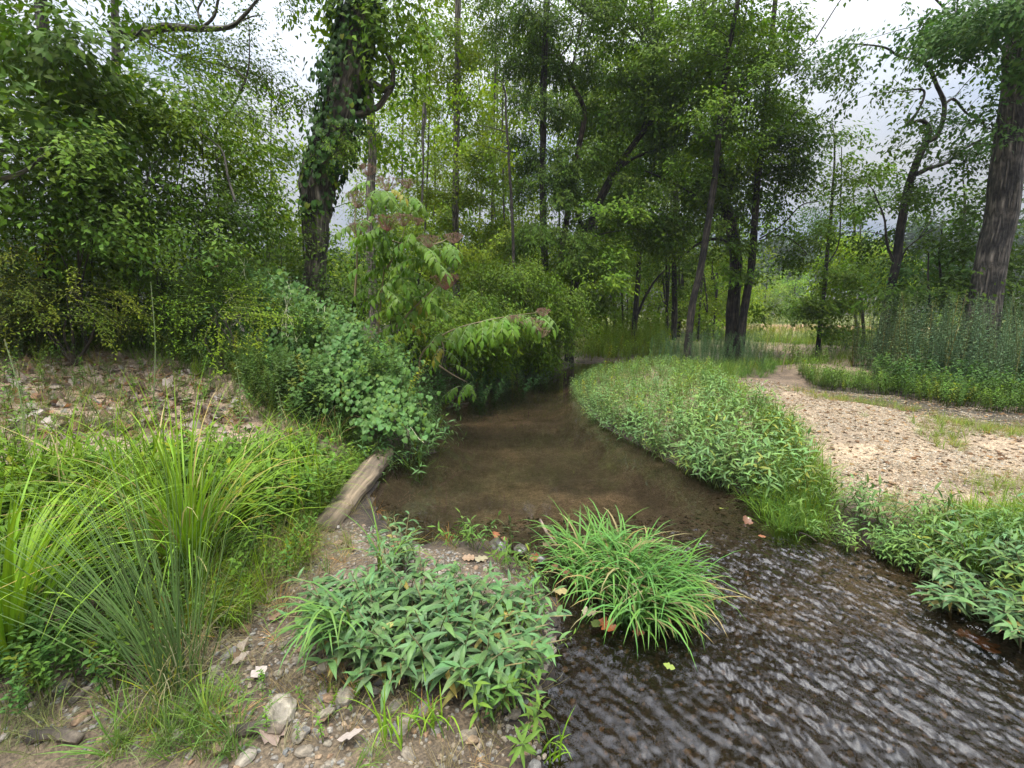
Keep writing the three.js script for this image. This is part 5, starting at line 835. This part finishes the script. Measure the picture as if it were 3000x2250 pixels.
{
  const B = ground('pebble_bank'), P = [[600, 1900], [760, 1760], [900, 1600], [1050, 1530], [1250, 1610], [1560, 1680], [1640, 1850], [1620, 1980], [1600, 2140], [1610, 2320], [-60, 2320], [-60, 2140], [300, 2100], [500, 2080]];
  const pts = spots(P, 300, 0.06), put = (p, s, name, parent) => { const m = shade(new THREE.Mesh(pick(PEB), pick(stoneMats))); m.position.copy(p); m.position.y += s * 0.2; m.rotation.set(rr(-0.3, 0.3), rr(0, 6.28), rr(-0.3, 0.3)); m.scale.set(s, s, s); m.name = name; parent.add(m); };
  pts.slice(0, 296).forEach(p => put(p, 0.009 + 0.02 * Math.pow(R(), 1.8), 'stone', B));
  [[820, 2090, 0.06], [1010, 2060, 0.04], [960, 1960, 0.045], [880, 2170, 0.03]].forEach(([x, y, s]) => put(onT(x, y), s, 'stone', B));
  const small = spots(P, 4200, 0.05); PEB_LOW.forEach((g, k) => copies('gravel', g, STONE, small.filter((_, i) => i % 3 === k).map(p => ({ ...upright(p, rr(0.004, 0.013), tone(pick(STONE_C), 0.25).map(v => v * 0.72), 0.4) })), B));
}
seed(3002);
{
  const B = ground('gravel_bar'), P = [[2060, 1110], [2300, 1120], [2600, 1140], [3100, 1185], [3300, 1300], [3300, 1500], [2560, 1500], [2400, 1400], [2250, 1240]], pts = spots(P, 42000, 0.3, p => sdf(p.x, p.z) > 0.55 && R() < (1.15 - 0.09 * Math.hypot(p.x, p.z)) * (0.25 + 1.2 * smooth(0.38, 0.6, fbm(p.x * 1.4, p.z * 1.4, 3))));
  const PALE = [[0.48, 0.38, 0.26], [0.42, 0.31, 0.2], [0.54, 0.45, 0.33], [0.34, 0.25, 0.15], [0.58, 0.51, 0.41], [0.27, 0.19, 0.11]];
  PEB_LOW.forEach((g, k) => copies('gravel', g, STONE, pts.filter((_, i) => i % 3 === k).map(p => upright(p, 0.004 + 0.011 * R() * R(), tone(pick(PALE), 0.2), 0.5)), B));
  const bits = spots(P, 2600, 0.3, p => sdf(p.x, p.z) > 0.4); LOW.forEach((g, k) => copies('litter', g, LEAF, bits.filter((_, i) => i % 2 === k).map(p => { const a = rr(0, 6.28); return { p: p.clone().add(V(0, 0.01, 0)), dir: V(Math.cos(a), rr(-0.15, 0.2), Math.sin(a)), nor: V(rr(-0.4, 0.4), 1, rr(-0.4, 0.4)), s: rr(0.02, 0.055), c: tone(pick([[0.16, 0.09, 0.045], [0.3, 0.2, 0.11], [0.42, 0.33, 0.22]]), 0.25) }; }), B));
}
// gravel on the creek bed, where the water is thin
seed(3003);
{ const B = ground('stream_bed'), pts = spots([[1100, 1500], [1700, 1480], [2300, 1480], [3000, 1880], [3200, 2320], [1500, 2320], [1560, 1900], [1250, 1600]], 5200, -0.1, p => sdf(p.x, p.z) < 0.02); PEB_LOW.forEach((g, k) => copies('gravel', g, STONE, pts.filter((_, i) => i % 3 === k).map(p => upright(p, 0.006 + 0.02 * R() * R(), tone(pick([[0.07, 0.045, 0.025], [0.05, 0.035, 0.024], [0.13, 0.08, 0.04], [0.04, 0.032, 0.026]]), 0.25), 0.4)), B)); }
// wet rocks that break the surface at the head of the riffle
seed(30031);
[[1462, 1602, 0.085, 'wet dark rock at the riffle head with a brown leaf on it'], [1525, 1612, 0.06, 'smaller wet rock right of the leafy wet rock'], [1395, 1622, 0.05, 'small wet rock at the top edge of the front smartweed'], [1572, 1640, 0.055, 'wet rock in the narrow channel beside the islet']].forEach(([x, y, s, label]) => { const q = gp(x, y, 0), t = thing('wet_rock', label, 'rock', q), m = shade(new THREE.Mesh(pick(PEB), new THREE.MeshPhysicalMaterial({ color: col([0.09, 0.075, 0.06]), map: stoneMap, roughness: 0.5, clearcoat: 0.9, clearcoatRoughness: 0.12 }))); m.scale.setScalar(s); m.rotation.y = R() * 6; m.name = 'stone'; t.add(m); });
// dead leaves
const DEAD = [1, 2, 3].map(s => leafGeo(t => t <= 0 || t >= 1 ? 0 : Math.pow(Math.sin(Math.PI * t), 0.6) * (1 + 0.35 * Math.sin(t * 17 + s * 2)), 7, 0.9 - s * 0.5, 0.5 - 0.25 * s, (s - 2) * 1.1));
const LOBED = [1, 2].map(s => leafGeo(t => t <= 0 || t >= 1 ? 0 : (0.35 + 0.65 * Math.abs(Math.sin(t * 9.4 + 0.4 * s))) * Math.pow(Math.sin(Math.PI * Math.pow(t, 0.8)), 0.5), 12, 0.25, 0.12 * s, 0.3 * s));
seed(3004);
const litter = (B, pts, n0, cols, s0, s1, rest) => { pts.forEach((p, k) => { if (k >= n0) return; const s = rr(s0, s1), a = rr(0, 6.28), m = shade(new THREE.Mesh(pick(DEAD), leafMat(quant(pick(cols), 20), { gloss: 0.15, t: 0.12 }))); MM.copy(frame(p.clone().add(V(0, rr(0.008, 0.03), 0)), V(Math.cos(a), rr(-0.2, 0.35), Math.sin(a)), V(rr(-0.5, 0.5), 1, rr(-0.5, 0.5)), s, s, s * rr(0.45, 0.75))).decompose(m.position, m.quaternion, m.scale); m.name = 'dead_leaf'; B.add(m); }); };
{
  const DC = [[0.38, 0.31, 0.25], [0.32, 0.24, 0.18], [0.44, 0.37, 0.31], [0.25, 0.16, 0.1], [0.36, 0.2, 0.11], [0.48, 0.42, 0.37]];
  litter(ground('dirt_bank'), spotsT([[-40, 1060], [250, 1030], [560, 1090], [700, 1190], [720, 1260], [400, 1280], [-40, 1280]], 290).sort((a, b) => b.z - a.z), 290, DC, 0.05, 0.13);
  { const t = ground('dirt_bank'), pts = spotsT([[-40, 1060], [250, 1030], [560, 1090], [700, 1190], [720, 1270], [400, 1300], [-40, 1300]], 700); copies('leaf_litter', DEAD[0], LEAF, pts.map(p => { const a = rr(0, 6.28); return { p: p.clone().add(V(0, 0.008, 0)), dir: V(Math.cos(a), rr(-0.2, 0.3), Math.sin(a)), nor: V(rr(-0.5, 0.5), 1, rr(-0.5, 0.5)), s: rr(0.03, 0.075), c: tone(pick(DC), 0.3).map(v => v * 0.85) }; }), t); }
  litter(ground('pebble_bank'), spots([[560, 1840], [900, 1620], [1060, 1560], [1040, 1690], [860, 1990], [1300, 2100], [1300, 2260], [520, 2260]], 26, 0.06), 26, DC, 0.04, 0.09);
}
// driftwood log
seed(3005);
{
  const a = onT(935, 1555), b = onT(1125, 1352), t = thing('driftwood_log', 'weathered split log lying at the edge of the pool below the weeds', 'log', a), g = new GB(), pts = [], N = 26; a.y = 0.10; b.y = 0.11;
  const ax = b.clone().sub(a).normalize(), side = V(-ax.z, 0, ax.x);
  const ring = k => { const u = k / N, c = a.clone().lerp(b, u), w = mix(0.085, 0.115, u) * (1 + 0.25 * (vnoise(u * 9, 3) - 0.5)), h = 0.06 * (1 + 0.3 * (vnoise(u * 7, 9) - 0.5)), out = []; const S = 18; for (let s = 0; s <= S; s++) { const an = (s % S) / S * 6.283, ca = Math.cos(an), sa = Math.sin(an), rg = 1 + 0.16 * (vnoise((s % S) * 1.3, u * 26) - 0.5) + 0.12 * (vnoise((s % S) * 2.1 + 9, u * 6) - 0.5), top = sa > 0.3 ? 0.75 : 1; out.push(c.clone().add(side.clone().multiplyScalar(ca * w * rg)).add(V(0, sa * h * rg * top * 1.5, 0))); } return out; };
  let prev = null; for (let k = 0; k <= N; k++) { const r = ring(k), row = g.n; r.forEach((p, s) => g.v(p.x, p.y, p.z, WHITE, s * 0.03, k * 0.05)); if (prev !== null) for (let s = 0; s < 18; s++) { g.f(prev + s, row + s, prev + s + 1); g.f(prev + s + 1, row + s, row + s + 1); } if (k === 0 || k === N) { const m = r.slice(0, 18).reduce((q, p) => q.add(p), V(0, 0, 0)).multiplyScalar(1 / 18), c = g.v(m.x, m.y, m.z, [0.7, 0.65, 0.6], 0, 0); for (let s = 0; s < 18; s++) g.f(row + s, row + s + 1, c); } prev = row; }
  g.mesh('wood', new THREE.MeshStandardMaterial({ color: col([0.46, 0.385, 0.30]), vertexColors: true, map: woodMap, bumpMap: woodMap, bumpScale: 0.02, roughness: 0.9, side: THREE.DoubleSide }), t);
}
// dead leaves lying in and beside the riffle, each on its own
seed(3006);
[[1775, 1832, 0.10, [0.42, 0.13, 0.035], 'bright orange leaf in the riffle left of the grass islet', 1], [2880, 1888, 0.13, [0.22, 0.075, 0.02], 'large orange leaf drowned near the lower right bank', 1, 1], [2830, 1862, 0.08, [0.2, 0.07, 0.02], 'orange leaf fragment beside the large drowned leaf', 1, 1], [1642, 1734, 0.085, [0.62, 0.5, 0.2], 'pale yellow leaf on the water between the smartweed and the islet', 0], [1724, 1795, 0.075, [0.6, 0.5, 0.3], 'pale freckled leaf in the narrow channel above the orange leaf', 1], [1568, 1636, 0.08, [0.45, 0.16, 0.05], 'orange-red leaf at the head of the narrow channel', 0], [1655, 1680, 0.075, [0.4, 0.12, 0.04], 'dark orange leaf against the left side of the islet', 1], [1690, 1692, 0.06, [0.42, 0.17, 0.06], 'small orange leaf tucked under the islet grass', 0], [1452, 1568, 0.075, [0.5, 0.2, 0.09], 'orange leaf on top of the little wet hump at the riffle head', 1], [1475, 1583, 0.1, [0.3, 0.14, 0.07], 'brown leaf on the right of the wet hump', 0], [1372, 1636, 0.075, [0.52, 0.34, 0.2], 'tan leaf caught at the upper edge of the smartweed', 1], [1412, 1638, 0.085, [0.55, 0.48, 0.3], 'pale tan leaf caught beside the tan one at the smartweed', 1], [1152, 1548, 0.11, [0.55, 0.57, 0.25], 'pale green leaf lying on the pebbles by the grass sprig', 0], [1155, 1598, 0.08, [0.5, 0.2, 0.07], 'orange leaf on the pebbles below the grass sprig', 1], [1602, 1596, 0.08, [0.36, 0.25, 0.16], 'brown leaf in the dark channel under the islet top', 0], [2122, 1492, 0.075, [0.35, 0.42, 0.08], 'yellow-green leaf stuck at the right bank above the riffle', 0], [2232, 1573, 0.05, [0.42, 0.17, 0.07], 'small rusty leaf in mid riffle right of the islet', 0], [2190, 1528, 0.09, [0.3, 0.14, 0.07], 'reddish leaf under the right bank weeds', 0], [1870, 1855, 0.06, [0.28, 0.11, 0.05], 'dull red leaf at the left foot of the islet', 0], [1745, 1830, 0.07, [0.15, 0.2, 0.05], 'dark green leaf beside the bright orange leaf', 0], [1960, 1955, 0.05, [0.35, 0.45, 0.06], 'lime green leaf at the tail of the islet', 0], [1626, 1660, 0.05, [0.55, 0.3, 0.12], 'small tan leaf in the narrow channel', 0], [815, 1800, 0.09, [0.48, 0.3, 0.2], 'tan curled leaf on the pebbles left of the smartweed', 0]].forEach(([x, y, s, c, label, lob, sunk]) => {
  const p = onT(x, y); p.y = sunk ? -0.012 : Math.max(p.y + 0.012, 0.026); const q = gp(x, y, p.y), t = thing('fallen_leaf', label, 'leaf', q), a = rr(0, 6.28), m = shade(new THREE.Mesh(pick(lob ? LOBED : DEAD), leafMat(c.map(v => v * 0.6), { gloss: 0.5, gr: 0.2, t: 0.1 })));
  MM.copy(frame(V(-s / 2 * Math.cos(a), 0.004, -s / 2 * Math.sin(a)), V(Math.cos(a), 0.05, Math.sin(a)), V(rr(-0.15, 0.15), 1, 0.15), s, s * 0.6, s * (lob ? 0.85 : 0.6))).decompose(m.position, m.quaternion, m.scale); m.name = 'blade'; t.add(m);
});
[[42, 752, 5.2, 0.12, [0.42, 0.13, 0.04], 'rusty red dead leaf caught in the brush at the left edge'], [632, 783, 5.6, 0.09, [0.5, 0.3, 0.16], 'tan dead leaf caught in the brush below the forked sapling']].forEach(([x, y, d, s, c, label]) => { const p = at(x, y, d), t = thing('fallen_leaf', label, 'leaf', p), m = shade(new THREE.Mesh(LOBED[0], leafMat(c, { t: 0.2 }))); MM.copy(frame(V(-s / 2, 0, 0), V(1, 0.2, 0.2), V(0, 0.7, 0.8), s, s, s * 0.7)).decompose(m.position, m.quaternion, m.scale); m.name = 'blade'; t.add(m); });
// sticks
seed(3007);
[[[[1582, 1600], [1600, 1630], [1632, 1662]], 0.02, 'short flat pale stick wedged beside the islet', [0.5, 0.4, 0.32]], [[[1690, 1730], [1730, 1790], [1760, 1820]], 0.007, 'thin green-brown twig slanting across the narrow channel', [0.2, 0.19, 0.08]], [[[690, 2165], [750, 2150], [830, 2155]], 0.035, 'stout bark-stripped stick lying on the pebbles at the bottom', [0.5, 0.42, 0.33]], [[[90, 2190], [160, 2180], [240, 2190]], 0.035, 'short weathered branch at the bottom left corner', [0.42, 0.36, 0.29]], [[[300, 1265], [330, 1240], [350, 1215]], 0.04, 'slab of grey bark lying on the dirt above the sedge', [0.42, 0.37, 0.33]], [[[2335, 1612], [2360, 1625], [2385, 1645]], 0.008, 'thin twig at the water edge on the right', [0.2, 0.15, 0.1]], [[[615, 1110], [618, 1140], [622, 1160]], 0.012, 'grey twig standing in the dirt slope', [0.4, 0.36, 0.31]], [[[1410, 1150], [1440, 1146], [1470, 1140]], 0.02, 'dark root tangle at the foot of the far left bank', [0.1, 0.08, 0.06]], [[[1310, 1215], [1340, 1212], [1375, 1222]], 0.02, 'dark twig floating in the pool under the left bank', [0.12, 0.1, 0.06]]].forEach(([pts, w, label, c]) => { const P = pts.map(([x, y]) => { const p = onT(x, y); p.y = Math.max(p.y, 0.02) + w * 0.5; return p; }), t = thing('stick', label, 'stick', P[0].clone()), b = new GB(); b.tube(curve(P, 8), q => w / 2 * (1.1 - 0.3 * q), WHITE, 8, 0.15); b.mesh('wood', barkMat(c, 0.004), t); });
renderer.render(scene, camera);
